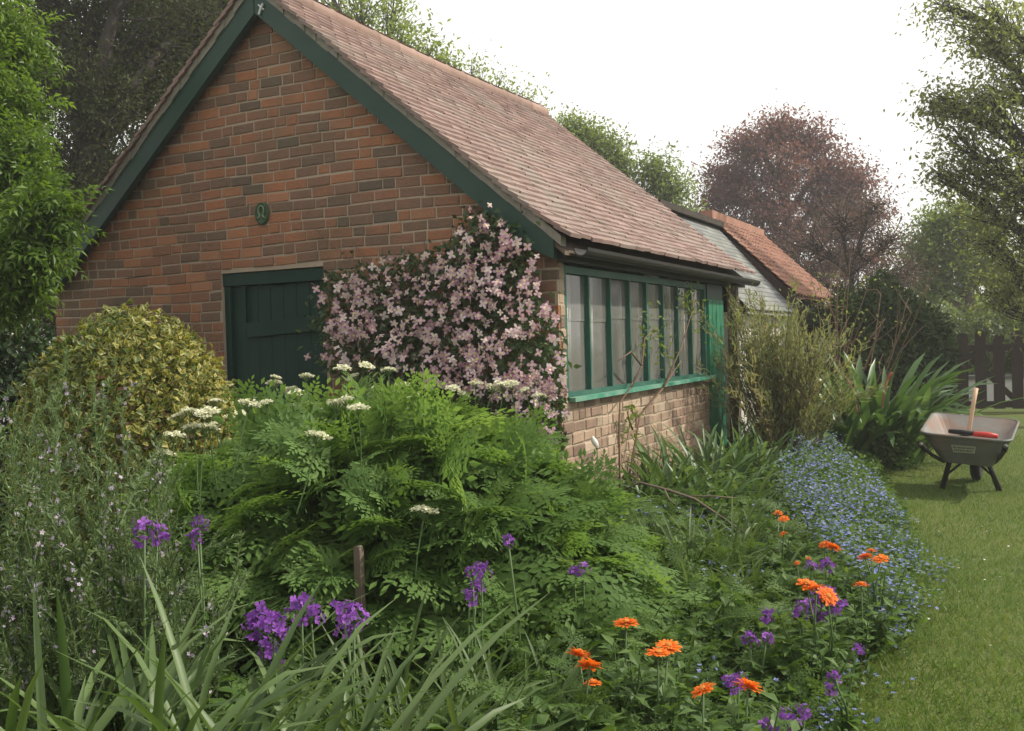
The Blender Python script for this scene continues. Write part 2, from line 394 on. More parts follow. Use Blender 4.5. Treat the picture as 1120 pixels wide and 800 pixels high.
def ribbon(mb, base, azim, lean, Ln, wd, droop, tint, nseg=7, fold=.35, twist=0.):
    """one strap leaf: starts leaning `lean` from the vertical, bends over by `droop` radians along its length"""
    t = np.linspace(0, 1, nseg + 1)
    ang = lean + droop * t ** 1.6
    ds = Ln / nseg
    hx = np.concatenate([[0], np.cumsum(np.sin(ang[:-1]) * ds)]); hz = np.concatenate([[0], np.cumsum(np.cos(ang[:-1]) * ds)])
    h = np.array([math.cos(azim), math.sin(azim), 0]); sd = np.array([-h[1], h[0], 0])
    c = np.asarray(base) + hx[:, None] * h + hz[:, None] * np.array([0, 0, 1])
    nrm = -np.cos(ang)[:, None] * h + np.sin(ang)[:, None] * np.array([0, 0, 1])
    w = wd * .5 * np.minimum(1, .55 + 1.6 * t) * np.sqrt(np.maximum(0, 1 - t ** 2.6)) + .0004
    tw = twist * t
    sdv = sd[None] * np.cos(tw)[:, None] + nrm * np.sin(tw)[:, None]
    v = np.stack([c - sdv * w[:, None] + nrm * (fold * w)[:, None], c, c + sdv * w[:, None] + nrm * (fold * w)[:, None]], 1).reshape(-1, 3)
    i = np.arange(nseg)[:, None] * 3
    f = np.concatenate([i + np.array([0, 1, 4, 3]), i + np.array([1, 2, 5, 4])])
    mb.add(v, f, np.repeat(np.clip(tint + .10 * t - .03, 0, 1), 3))

# ------------------------------------------------------------------ SETTING: ground, soil, grass
g = MB()
g.add([(-140,-60,0),(140,-60,0),(140,200,0),(-140,200,0)], np.array([(0,1,2,3)]))
tag(g.build('lawn', mat_ground()), kind='structure')

hb = MB(); hb.box((-145, -65, -1), (145, 205, 32)); tag(hb.build('haze', HZ), kind='stuff')

EDGE = [(-.62,1.5),(-.60,3.4),(-.57,4.3),(-.55,5.6),(-.62,6.4),(-.70,7.4),(-1.0,9.0),(-1.25,10.6),(-1.05,11.6),(-1.2,12.6),(-2.2,13.6)]
BED = EDGE + [(-8.5,13.6),(-8.5,1.5)]
nx, ny = 90, 130
gx, gy = np.meshgrid(np.linspace(-8.4, -.45, nx), np.linspace(1.2, 13.5, ny))
inb = in_poly(gx, gy, BED)
ex = np.interp(gy, [p[1] for p in EDGE], [p[0] for p in EDGE])
gz = np.clip((ex - gx) * .6, -.05, .07) + rng.uniform(-.012, .012, gx.shape)
gz = np.where(inb, gz, -.05)
b = MB(); i = np.arange(ny - 1)[:, None] * nx + np.arange(nx - 1)[None]
b.add(np.stack([gx, gy, gz], -1).reshape(-1, 3), np.stack([i, i + 1, i + nx + 1, i + nx], -1).reshape(-1, 4))
tag(b.build('soil', m_soil, smooth=True), kind='structure')

m_grass = mat_leaf('grass_blade', [(.062,.112,.020), (.094,.162,.028), (.128,.19,.040), (.18,.18,.07)], .35, .55)
n = 150000
yy = 2.9 + 11 * rng.random(n) ** 1.9; xx = rng.uniform(-1.5, 1.6, n) + .0 * yy
xx = np.where(yy > 6, xx * 1.25 + .1, xx)
eg = np.interp(yy, [p[1] for p in EDGE], [p[0] for p in EDGE])
k = xx > eg - .03 + rng.normal(0, .03, n); xx, yy = xx[k], yy[k]; n = len(xx)
edge_boost = np.exp(-np.maximum(xx - np.interp(yy, [p[1] for p in EDGE], [p[0] for p in EDGE]), 0) / .08)
gr = MB()
hgt = rng.uniform(.016, .036, n) * (1 + 1.0 * edge_boost * rng.random(n))
Td = unit(np.stack([rng.normal(0, .55, n), rng.normal(0, .55, n), np.ones(n)], 1))
tt = np.clip(.40 + .14 * np.sin(xx * 5 + 1.3 * np.sin(yy * 3)) + .14 * np.sin(xx * 11 + yy * 2.3 + 2 * np.sin(yy * 5 + xx * 4)) * np.sin(yy * 7) + rng.normal(0, .2, n), 0, 1)
wide = T_([(-.07,0,0),(.07,0,0),(.02,1,.1),(-.02,1,.1)], [(0,1,2,3)])
gr.scatter(wide, np.stack([xx, yy, np.zeros(n)], 1), Td, az(n), hgt, tt)
tag(gr.build('grass', m_grass), kind='stuff')
# daisies and fallen petals on the lawn
m_white = mat_petal('white_petal', [(.62,.62,.55), (.8,.8,.76)], .25)
dz = MB()
n = 30; yy = rng.uniform(3.2, 7.5, n); xx = np.interp(yy, [p[1] for p in EDGE], [p[0] for p in EDGE]) + np.abs(rng.normal(.25, .25, n)) + .05
dz.scatter(FIVE, np.stack([xx, yy, rng.uniform(.022, .034, n)], 1), az(n), unit(rng.normal(0, .3, (n, 3)) + [0, 0, 1]), rng.uniform(.004, .009, n), rng.random(n))
tag(dz.build('scattered_daisy_petals', m_white), 'tiny white daisies and petals scattered over the mown lawn', 'daisies', kind='stuff')

# ------------------------------------------------------------------ BRICK SHED
X0, X1, XC = -7.12, -2.55, -4.80            # wall corners, ridge
Y0, Y1 = 5.77, 10.35                        # front gable, far end
ZR, XE, ZE = 4.00, 2.42, 1.935               # ridge height, half width to the eave, eave height (tile tops)
SLP = (ZR - ZE) / XE
def roof_z(x): return ZR - SLP * abs(x - XC)
shed = thing('brick_shed', 'red brick garden shed with tiled roof, green bargeboards and a row of windows', 'shed', loc=(XC, Y0, 0))
def sub(pts): return np.asarray(pts, float)
def place(o, root):
    """geometry was written in world coordinates: keep it there under its thing"""
    o.parent = root; o.matrix_parent_inverse = Matrix.Translation(-root.location) if root.rotation_euler.z == 0 else root.matrix_world.inverted()
    return o
def bricks_row(mb, a0, a1, z, zh, fn, keep, seed, header_p=.28):
    """lay one course between a0 and a1; fn(a, z, dep) -> 3-D"""
    r = random.Random(seed); a = a0 - r.uniform(0, .2)
    while a < a1:
        ln = .092 if r.random() < header_p else .190
        b0, b1 = max(a, a0), min(a + ln, a1)
        if b1 - b0 > .03 and keep(b0, b1, z, z + zh):
            j = r.uniform(-.004, .003); zz0 = z + r.uniform(-.003, .004); zz1 = z + zh + r.uniform(-.004, .003); e4 = [r.uniform(-.004, .004) for _ in range(8)]
            t = r.choice([.1, .25, .3, .4, .45, .5, .55, .62, .7, .8, .95]) + r.uniform(-.05, .05)
            c = .005; t += .12 * math.sin(a * 1.9 + z * 1.1) * math.sin(z * 2.7 - a)
            # face slightly bevelled: outer ring + proud face
            v = [fn(p, q, .03) for p, q in ((b0, zz0), (b1, zz0), (b1, zz1), (b0, zz1))]
            v += [fn(p, q, j) for p, q in ((b0 + .001, zz0 + .001), (b1 - .001, zz0 + .001), (b1 - .001, zz1 - .001), (b0 + .001, zz1 - .001))]
            v += [fn(p, q, j - .003) for p, q in ((b0 + c + abs(e4[0]), zz0 + c + e4[1]), (b1 - c + e4[2], zz0 + c + abs(e4[3])), (b1 - c - abs(e4[4]) * 1.5, zz1 - c + e4[5]), (b0 + c + e4[6], zz1 - c - abs(e4[7]) * 1.5))]
            f = [(8,9,10,11)] + [(k, (k+1) % 4, 4 + (k+1) % 4, 4 + k) for k in range(4)] + [(4 + k, 4 + (k+1) % 4, 8 + (k+1) % 4, 8 + k) for k in range(4)]
            mb.add(v, np.array(f), t)
        a += ln + .0105
DX0, DX1, DZ = -5.31, -4.36, 1.93           # door opening on the gable
gw = MB()
CO = .0755
for r_ in range(54):
    z = r_ * CO
    if r_ == int(DZ / CO) + 0: pass
    def keep(b0, b1, za, zb):
        if za < DZ - .02 and b1 > DX0 and b0 < DX1: return False
        return max(abs(b0 - XC), abs(b1 - XC)) < (ZR - .10 - zb) / SLP + .03
    for (s0, s1) in (((X0, DX0), (DX1, X1)) if z < DZ - .02 else ((X0, X1),)):
        lim = (ZR - .10 - z - .065) / SLP
        bricks_row(gw, max(s0, XC - lim), min(s1, XC + lim), z, .0665, lambda a, zz, d: (a, Y0 + d, zz + .007 * math.sin(a * 1.7 + zz) + .004 * math.sin(a * 5.3 + zz * 9)), keep, 100 + r_, .25)
wl = gw.build('gable_brickwork', m_brick); place(wl, shed)
# mortar backing with the door opening left out
mb = MB()
yb0, yb1 = Y0 + .0035, Y0 + .22
for poly in ([(X0, 0), (DX0, 0), (DX0, DZ), (X0, DZ)], [(DX1, 0), (X1 - .09, 0), (X1 - .09, DZ), (DX1, DZ)],
             [(X0, DZ), (X1 - .09, DZ), (X1 - .09, roof_z(X1 - .09) - .1), (XC, ZR - .1), (X0, roof_z(X0) - .1)]):
    mb.prism(poly, lambda p, k: (p[0], yb0 if k else yb1, p[1]))
place(mb.build('gable_mortar', m_mortar), shed)
# side wall under the windows, pier at the corner, far gable, left wall
SW = Y0 + 3.62
sb = MB()
for r_ in range(13):
    z = r_ * CO
    if z > .95: break
    bricks_row(sb, Y0 + .02, SW, z, .0665, lambda a, zz, d: (X1 - d, a, zz), lambda *q: True, 400 + r_, .5)
for r_ in range(13, 27):                     # the narrow brick pier above the sill
    z = r_ * CO
    if z + .06 > 1.93: break
    bricks_row(sb, Y0 + .02, Y0 + .10, z, .0665, lambda a, zz, d: (X1 - d, a, zz), lambda *q: True, 400 + r_, 0)
place(sb.build('side_brickwork', m_brick_s), shed)
mb = MB(); mb.box((X1 - .22, Y0 + .222, 0), (X1 - .003, SW - .004, .955)); mb.box((X1 - .088, Y0 + .004, 0), (X1 - .003, Y0 + .098, 1.925)); mb.box((X1 - .0875, Y0 + .0985, 0), (X1 - .003, Y0 + .2215, .955))
place(mb.build('side_mortar', m_mortar_s), shed)
mb = MB(); mb.box((X0 + .003, Y0 + .225, 0), (X0 + .22, Y1 - .13, 2.03))
mb.prism([(X0, 0), (X1 - .9, 0), (X1 - .9, roof_z(X1 - .9) - .12), (XC, ZR - .12), (X0, roof_z(X0) - .12)], lambda p, k: (p[0], Y1 - .12 if k else Y1, p[1]))
mb.box((X1 - .9, Y0 + 3.97, 0), (X1 - .8, Y1 - .125, 2.2))
mb.box((X0 + .225, Y0 + .225, -.02), (X1 - .225, Y1 - .13, .02))
place(mb.build('inner_wall', m_wallin), shed)

# roof: individually laid tiles
def sag(y): return -.035 * math.sin(PI * min(1, max(0, (y - Y0) / (Y1 - Y0))))
def roof_tiles(mb, side, y0, y1, seed):
    r = random.Random(seed); ny = int((y1 - y0) / .168); n = 35
    for c in range(n):
        s0 = c / n; s1 = (c + 1) / n
        for k in range(ny + 1):
            ya = y0 + (k - (.5 if c % 2 else 0)) * .168; yb = ya + .1672
            ya = max(ya, y0 + r.uniform(-.012, .008)); yb = min(yb, y1)
            if yb - ya < .03: continue
            d0 = XE * s0 - .05; d1 = XE * s1 + r.uniform(-.006, .006)
            if c >= n - 5: lift = .006 * (c - (n - 6)) ** 1.25
            else: lift = 0
            lift0 = .006 * max(0, c - (n - 6) - 1) ** 1.25 if c >= n - 5 else 0
            sg = sag((ya + yb) / 2) * (1 - s0)
            za = ZR - SLP * d0 + sg + lift0 - .004; zb = ZR - SLP * d1 + sg + .025 + lift + r.uniform(-.003, .003)
            tilt = r.uniform(-.003, .003); th = .024
            xa, xb = XC + side * d0, XC + side * d1
            v = [(xa, ya, za), (xa, yb, za), (xb, yb, zb + tilt), (xb, ya, zb - tilt), (xa, ya, za - th), (xa, yb, za - th), (xb - side * .006, yb, zb - th + tilt), (xb - side * .006, ya, zb - th - tilt)]
            f = [(0,1,2,3),(7,6,5,4),(3,2,6,7),(0,3,7,4),(2,1,5,6)]
            if side > 0: f = [tuple(reversed(q)) for q in f]
            mb.add(v, np.array(f), min(1, max(0, r.gauss(.48, .16))))
rt = MB(); roof_tiles(rt, 1, Y0 - .16, Y1 + .14, 1); roof_tiles(rt, -1, Y0 - .16, Y1 + .14, 2)
roof = rt.build('roof', m_tile); place(roof, shed)
rd = MB()
yy = Y0 - .17; rr = random.Random(4)
while yy < Y1 + .12:
    ye = min(yy + .31, Y1 + .15); q = []
    for y_, dr in ((yy, 0), (ye - .03, 0), (ye, .008)):
        for a in np.linspace(-.15, 1.15, 9) * PI: q.append((XC + (.105 + dr) * math.cos(a), y_, ZR - .05 + sag(y_) + (.085 + dr) * math.sin(a)))
    ii = np.array([(a + b_ * 9, a + b_ * 9 + 1, a + b_ * 9 + 10, a + b_ * 9 + 9) for b_ in range(2) for a in range(8)])
    rd.add(q, ii, rr.random()); yy = ye - .012
rdo = rd.build('ridge_tile', m_ridge, smooth=True); place(rdo, shed)
# under-roof boarding keeps the light out
ub = MB()
for s_ in (-1, 1):
    ub.add([(XC, Y0 - .10, ZR - .12), (XC + s_ * XE * .97, Y0 - .10, ZR - .12 - SLP * XE * .97), (XC + s_ * XE * .97, Y1 + .10, ZR - .12 - SLP * XE * .97), (XC, Y1 + .10, ZR - .12),
            (XC, Y0 - .10, ZR - .09), (XC + s_ * XE * .97, Y0 - .10, ZR - .09 - SLP * XE * .97), (XC + s_ * XE * .97, Y1 + .10, ZR - .09 - SLP * XE * .97), (XC, Y1 + .10, ZR - .09)],
           np.array([(0,1,2,3),(7,6,5,4),(0,4,5,1),(1,5,6,2),(2,6,7,3)]))
place(ub.build('roof_boarding', m_oldwood), shed)
# bargeboards, verge mortar, white fixing at the apex
for s_ in (-1, 1):
    bb = MB()
    top, bot = ZR - .065, ZR - .065 - .185
    xe = XC + s_ * 2.28
    poly = [(XC + s_ * .004, top - .0), (xe, top - SLP * 2.28), (xe, top - SLP * 2.28 - .135), (XC + s_ * 2.1, bot - SLP * 2.1 - .012), (XC + s_ * .004, bot)]
    bb.prism(poly, lambda p, k: (p[0], Y0 - .118 if k else Y0 - .06, p[1]))
    place(bb.build('bargeboard', m_green), shed)
    vg = MB(); r = random.Random(8 + int(s_)); k = 26
    for i in range(k):
        d0, d1 = .965 * XE * i / k, .965 * XE * (i + 1) / k
        if s_ > 0: pass
        o_ = r.uniform(-.006, .008)
        poly = [(XC + s_ * d0, ZR - SLP * d0 - .012), (XC + s_ * d1, ZR - SLP * d1 - .012), (XC + s_ * d1, ZR - SLP * d1 - .078 - o_), (XC + s_ * d0, ZR - SLP * d0 - .078 - o_)]
        vg.prism(poly, lambda p, q: (p[0], Y0 - .128 + o_ if q else Y0 - .05, p[1]))
    place(vg.build('verge_mortar', m_verge), shed)
mb = MB(); mb.tube([(XC + .05, Y0 - .13, ZR - .27), (XC + .07, Y0 - .13, ZR - .23), (XC + .09, Y0 - .13, ZR - .20)], .008, 6); mb.tube([(XC + .09, Y0 - .12, ZR - .24), (XC + .02, Y0 - .11, ZR - .18)], .007, 5)
place(mb.build('wire_bracket', m_pale), shed)
# fascia, gutter
mb = MB(); mb.box((X1 + .012, Y0 - .02, 1.845), (X1 + .06, Y1 + .1, 1.925))
place(mb.build('fascia', m_dark), shed)
gt = MB(); q = []
for y_ in (Y0 - .02, Y1 + .12):
    for a in np.linspace(PI, 2 * PI, 9): q.append((X1 + .17 + .05 * math.cos(a), y_, 1.92 + .055 * math.sin(a) - .012 * (y_ > 9)))
    for a in np.linspace(2 * PI, PI, 9): q.append((X1 + .17 + .043 * math.cos(a), y_, 1.922 + .047 * math.sin(a) - .012 * (y_ > 9)))
gt.add(q, [tuple(range(18)), tuple(range(18, 36))[::-1]] + [(i, 18 + i, 18 + (i + 1) % 18, (i + 1) % 18) for i in range(18)])
place(gt.build('gutter', m_dark), shed)
# window strip: frame, sill, eight panes with a lap joint across
WY0, WY1, WZ0, WZ1 = Y0 + .105, Y0 + 3.42, .985, 1.835
fr = MB(); xg = X1 - .05
fr.box((X1 - .085, WY0, WZ0), (X1 - .008, WY0 + .045, WZ1)); fr.box((X1 - .085, WY1 - .05, WZ0), (X1 - .008, WY1, WZ1))
fr.box((X1 - .083, WY0 + .047, WZ1 - .05), (X1 - .010, WY1 - .052, WZ1 - .002)); fr.box((X1 - .083, WY0 + .047, WZ0 + .001), (X1 - .010, WY1 - .052, WZ0 + .03))
bars = [WY0 + .045 + (WY1 - WY0 - .095) * k / 8 for k in range(9)]
for k in range(1, 8):
    hw = .024 if k == 4 else .010
    fr.box((X1 - .078, bars[k] - hw, WZ0 + .031), (X1 - .014, bars[k] + hw, WZ1 - .051))
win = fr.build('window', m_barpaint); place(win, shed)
for k in range(8):
    gp = MB(); j = rng.uniform(-.004, .004)
    zs = WZ0 + .52 + rng.uniform(-.015, .015)
    for (xa, za, zb) in ((xg, WZ0 + .031, zs), (xg + .005, zs - .02, WZ1 - .051)):
        gp.add([(xa, bars[k] + .014, za), (xa, bars[k + 1] - .014, za), (xa, bars[k + 1] - .014, zb), (xa, bars[k] + .014, zb)], np.array([(0, 1, 2, 3)]))
    o = gp.build('pane', m_glass); o.parent = win
sl_ = MB(); sl_.box((X1 - .09, Y0 + .10, .957), (X1 + .055, SW + .01, .984)); place(sl_.build('window_sill', m_green3), shed)
# green door beside the windows, with its posts
mb = MB(); mb.box((X1 - .05, WY1 + .002, .02), (X1 + .004, WY1 + .55, 1.70))
for k in range(4): mb.box((X1 + .0065, WY1 + .012 + k * .135, .03), (X1 + .013, WY1 + .138 + k * .135, 1.69))
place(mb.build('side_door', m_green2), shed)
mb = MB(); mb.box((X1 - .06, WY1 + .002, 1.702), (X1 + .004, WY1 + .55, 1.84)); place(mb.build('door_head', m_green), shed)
mb = MB(); mb.beam((X1 + .03, Y0 + 4.27, 0), (X1 + .03, Y0 + 4.27, 1.86), .095, .095, (1, 0, 0)); place(mb.build('porch_post', m_oldwood), shed)
mb = MB(); mb.beam((X1 - .45, Y0 + 4.45, 0), (X1 - .45, Y0 + 4.45, 1.86), .16, .07, (1, 0, 0)); place(mb.build('porch_panel', m_oldwood), shed)
# gable door: frame, leaf with boards, ledges
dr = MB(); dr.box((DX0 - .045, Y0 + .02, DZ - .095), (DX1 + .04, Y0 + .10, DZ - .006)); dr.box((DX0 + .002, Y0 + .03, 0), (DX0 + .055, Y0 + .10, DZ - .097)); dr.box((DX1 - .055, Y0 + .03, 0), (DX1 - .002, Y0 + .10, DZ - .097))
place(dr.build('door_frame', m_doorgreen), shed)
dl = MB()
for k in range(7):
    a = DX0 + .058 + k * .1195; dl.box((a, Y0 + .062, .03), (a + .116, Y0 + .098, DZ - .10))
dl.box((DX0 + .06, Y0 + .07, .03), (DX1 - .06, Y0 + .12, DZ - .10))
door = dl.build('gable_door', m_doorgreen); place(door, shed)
lg = MB()
lg.beam((DX0 + .2, Y0 + .048, 1.50), (DX1 - .06, Y0 + .048, 1.535), .026, .11); o = lg.build('door_ledge', m_doorgreen); o.parent = door
lg = MB(); lg.beam((DX0 + .06, Y0 + .049, .5), (DX1 - .06, Y0 + .049, .5), .026, .11)
o = lg.build('door_ledge', m_doorgreen); o.parent = door; lg = MB()
lg.box((DX0 + .18, Y0 + .036, 1.53), (DX0 + .195, Y0 + .06, DZ - .1))
o = lg.build('door_batten', m_doorgreen); o.parent = door
lg = MB(); lg.tube([(DX0 + .13, Y0 + .05, 1.12), (DX0 + .21, Y0 + .04, 1.12), (DX0 + .24, Y0 + .05, 1.12)], .009, 6)
o = lg.build('door_latch', m_dark); o.parent = door
# oval plaque with a raised oval ring and small bust-like lump
px_, pz_ = -4.885, 2.345
plq = thing('oval_plaque', 'small mossy green oval plaque fixed on the brick gable above the door', 'plaque', loc=(px_, Y0 - .01, pz_))
mb = MB(); a = np.linspace(0, 2 * PI, 28, endpoint=False)
ov = lambda rx, rz, y: [(rx * math.cos(q), y, rz * math.sin(q)) for q in a]
v = ov(.062, .082, .012) + ov(.062, .082, -.010) + ov(.052, .072, -.016) + ov(.045, .064, -.008)
f = [(i + 28 * r, i + 28 * r + 28, (i + 1) % 28 + 28 * r + 28, (i + 1) % 28 + 28 * r) for r in range(3) for i in range(28)] + [tuple(range(84, 112))[::-1]]
mb.add(v, f); mb.build('plate', m_plaque, plq, True)
mb = MB(); rg = [(.026 * math.cos(q), -.012, .020 + .034 * math.sin(q)) for q in np.linspace(-PI * .35, PI * 1.35, 17)]
mb.tube(rg, .007, 6); mb.tube([(-.012, -.012, -.010), (-.020, -.012, -.03), (-.036, -.012, -.036)], .007, 6); mb.tube([(.012, -.012, -.010), (.020, -.012, -.03), (.036, -.012, -.036)], .007, 6)
mb.build('raised_emblem', m_plaque2, plq, True)

# things stored inside, seen through the dusty panes
def simple_box(name, lab, cat, lo, hi, m):
    mb = MB(); c = (np.array(lo) + hi) / 2; mb.box(np.array(lo) - [c[0], c[1], lo[2]], np.array(hi) - [c[0], c[1], lo[2]])
    return mb, c, m
bench = thing('potting_bench', 'long wooden potting bench standing inside behind the dusty shed windows', 'bench', loc=(X1 - .5, Y0 + 1.8, 0))
mb = MB(); mb.box((-.22, -1.5, .93), (.22, 1.5, .97)); mb.build('bench_top', m_ash, bench)
for sx in (-.18, .18):
    for sy in (-1.4, 1.4):
        mb = MB(); mb.box((sx - .03, sy - .03, .02), (sx + .03, sy + .03, .928)); mb.build('leg', m_ash, bench)
t = thing('storage_board', 'pale teal board propped behind the second window pane', 'board', loc=(X1 - .36, bars[1] + .22, .97))
mb = MB(); mb.box((-.015, -.17, 0), (.015, .17, .40)); mb.box((-.02, -.17, .401), (.02, .17, .43)); mb.build('panel', m_teal, t)
t = thing('folded_cloth', 'faded red cloth draped on the bench behind the first window pane', 'cloth', loc=(X1 - .38, bars[0] + .2, .97))
mb = MB(); v = []
for i in range(9):
    for j in range(7): v.append((.05 * math.sin(i * 1.3) * .4 + .03 * (j % 2), -.16 + .04 * i, .34 * (j / 6) + .02 * math.sin(i * 2.1)))
mb.add(v, np.array([(i * 7 + j, i * 7 + j + 1, (i + 1) * 7 + j + 1, (i + 1) * 7 + j) for i in range(8) for j in range(6)])); o = mb.build('cloth', m_terra, t, True)
sm = o.modifiers.new('thick', 'SOLIDIFY'); sm.thickness = .02
for k, (ya, yb) in enumerate(((bars[1] + .26, bars[2] - .03), (bars[2] + .24, bars[3] - .05), (bars[3] + .2, bars[4] - .06), (bars[4] + .22, bars[5] - .05), (bars[6] + .2, bars[7] - .06), (bars[7] + .2, bars[8] - .05), (bars[0] + .27, bars[1] - .03))):
    mb = MB(); v = []; m_ = 13
    for i in range(m_):
        y = ya + (yb - ya) * i / (m_ - 1); dx = .02 * math.sin(i * 1.7)
        v += [(dx, y, .99), (dx + .01, y, 1.83)]
    c = np.array([X1 - .17, (ya + yb) / 2, 0])
    v = np.array(v) - [0, c[1], 0]
    mb.add(v, np.array([(2*i, 2*i+2, 2*i+3, 2*i+1) for i in range(m_ - 1)]))
    o = mb.build('window_curtain', m_curtain, None, True); o.location = c
    sm = o.modifiers.new('thick', 'SOLIDIFY'); sm.thickness = .006
    tag(o, 'narrow off-white net curtain hanging inside a shed window pane', 'curtain', 'net curtains inside the shed windows')

# ------------------------------------------------------------------ outbuildings behind
lean = thing('lean_shed', 'low outbuilding with a grey slate roof joining the brick shed behind', 'outbuilding', loc=(-4.6, 12, 0))
RA, RB = Y1 + .16, 13.2
ZL = 2.80; XL0 = -3.5; XLE = -2.47; ZLE = 1.62
sr = MB(); r = random.Random(5); n = 20
def lz(x): return ZL + (x - XL0) * (ZLE - ZL) / (XLE - XL0)
for c in range(n):
    for k in range(int((RB - RA) / .25) + 2):
        ya = max(RA, RA + (k - .5 * (c % 2)) * .25); yb = min(RB, RA + (k - .5 * (c % 2)) * .25 + .246)
        if yb - ya < .02: continue
        xa = XL0 + (XLE - XL0) * c / n - .03; xb = XL0 + (XLE - XL0) * (c + 1) / n
        za, zb = lz(xa) - .002, lz(xb) + .012
        sr.add([(xa,ya,za),(xa,yb,za),(xb,yb,zb),(xb,ya,zb),(xb,yb,zb-.012),(xb,ya,zb-.012)], np.array([(3,2,1,0),(3,5,4,2)]), min(1, max(0, r.gauss(.5, .22))))
sr.add([(XL0,RA,ZL-.05),(XLE,RA,ZLE-.05),(XLE,RB,ZLE-.05),(XL0,RB,ZL-.05)], np.array([(0,1,2,3)]))
# rear slope
sr.add([(XL0,RA,ZL-.01),(XL0,RB,ZL-.01),(XL0-1.6,RB,ZL-1.5),(XL0-1.6,RA,ZL-1.5)], np.array([(0,1,2,3)]))
place(sr.build('roof', m_slate), lean)
mb = MB(); mb.beam((XL0, RA, ZL + .02), (XL0, RB, ZL + .02), .2, .07); place(mb.build('ridge_cap', m_darkbark), lean)
mb = MB(); mb.box((-2.75, RA, 0), (-2.6, RB, 1.60)); place(mb.build('wall', m_wallin), lean); mb = MB(); mb.box((-4.9, RA, 0), (-4.75, RB, 1.5)); place(mb.build('wall', m_wallin), lean)
ob = thing('tiled_outbuilding', 'small outbuilding with bright orange pantile roof behind the brick shed', 'outbuilding', loc=(-4, 15, 0))
# placed by its photographed corners: ridge front, eave front
OY = 13.25
ro = onY(775, 236, OY); eo = onY(874, 323, OY)
OYE = OY + 3.0
XR_, ZR_, XE_, ZE_ = ro[0], ro[2], eo[0], eo[2]
pt = MB(); r = random.Random(6); n = 13; rows = 14; sl_n = unit([ZR_ - ZE_, 0, XE_ - XR_])
def oz(x): return ZR_ + (x - XR_) * (ZE_ - ZR_) / (XE_ - XR_)
ncol = int((OYE - OY) / .2)
for c in range(rows):
    for k in range(ncol + 1):
        ya = OY - .08 + k * .2; tint = min(1, max(0, r.gauss(.5, .2)))
        xa = XR_ + (XE_ - XR_) * c / rows - .02; xb = XR_ + (XE_ - XR_) * (c + 1) / rows + r.uniform(-.008, .008)
        v = []
        for (x, up) in ((xa, 0), (xb, .02)):
            for j in range(7):
                u = j / 6; prof = .022 * math.sin(u * 2 * PI) + .02 * (u > .95)
                v.append((x + sl_n[0] * (prof + up), ya + u * .205, oz(x) + sl_n[2] * (prof + up)))
        for j in range(7): v.append((xb, v[7 + j][1], v[7 + j][2] - .016))
        pt.add(v, np.array([(j, j + 7, j + 8, j + 1) for j in range(6)] + [(j + 7, j + 14, j + 15, j + 8) for j in range(6)]), tint)
pt.add([(XR_,OY-.02,ZR_-.04),(XE_,OY-.02,ZE_-.04),(XE_,OYE,ZE_-.04),(XR_,OYE,ZR_-.04)], np.array([(0,1,2,3)]), .2)
wdt = XE_ - XR_
pt.add([(XR_,OY-.05,ZR_),(XR_,OYE,ZR_),(XR_-wdt,OYE,ZE_),(XR_-wdt,OY-.05,ZE_)], np.array([(0,1,2,3)]), .4)
place(pt.build('roof', m_pantile), ob)
mb = MB(); mb.beam((XR_, OY - .1, ZR_ + .01), (XR_, OYE, ZR_ + .01), .16, .1); place(mb.build('ridge_tile', m_pantile), ob)
mb = MB()
mb.prism([(XR_, ZR_ - .05), (XE_ + .02, ZE_ - .05), (XE_ + .02, ZE_ - .19), (XR_, ZR_ - .21)], lambda p, k: (p[0], OY - .09 if k else OY - .04, p[1]))
place(mb.build('bargeboard', m_brownwood), ob)
mb = MB(); mb.prism([(XR_ - wdt + .2, 0), (XE_ - .15, 0), (XE_ - .15, oz(XE_ - .15) - .08), (XR_, ZR_ - .08), (XR_ - wdt + .2, oz(XE_ - .2) - .08)], lambda p, k: (p[0], OY if k else OYE - .1, p[1]))
place(mb.build('wall', m_brownwood), ob)

# ------------------------------------------------------------------ WHEELBARROW with its tools
base = onZ(1056, 528, 0); base = P(1055, 490, 8.05); base[2] = 0
fw = unit([base[0], base[1], 0]); yaw = math.atan2(fw[1], fw[0]) - PI / 2 - .10
wb = thing('wheelbarrow', 'worn grey metal wheelbarrow with rusty inside parked on the lawn', 'wheelbarrow', loc=base, rz=yaw); wb.scale = (.93, .93, .95)
def rrect(hw, y0, y1, z0, z1, rad, k=4, hw1=None):
    hw1 = hw if hw1 is None else hw1; out = []
    for cx, cy, a0 in ((1, 1, 0), (-1, 1, 90), (-1, -1, 180), (1, -1, 270)):
        hh = hw1 if cy > 0 else hw
        for i in range(k + 1):
            q = math.radians(a0 + 90 * i / k)
            x = cx * (hh - rad) + rad * math.cos(q); y = (y1 - rad if cy > 0 else y0 + rad) + rad * math.sin(q)
            out.append((x, y, z0 + (z1 - z0) * (y - y0) / (y1 - y0)))
    return np.array(out)
rim = rrect(.36, 0, .98, .50, .60, .10, hw1=.37); bot = rrect(.20, .14, .62, .255, .27, .07, hw1=.17)
mid = rim * .5 + bot * .5 + [0, 0, -.012]
tilt = lambda v: np.stack([v[:, 0], v[:, 1], v[:, 2] - .085 * v[:, 0]], 1)
rim, mid, bot = tilt(rim), tilt(mid), tilt(bot)
nR = len(rim)
tr = MB()
inn = [q * [.965, .965, 1] + [0, .016, .004] for q in (rim, mid, bot)]
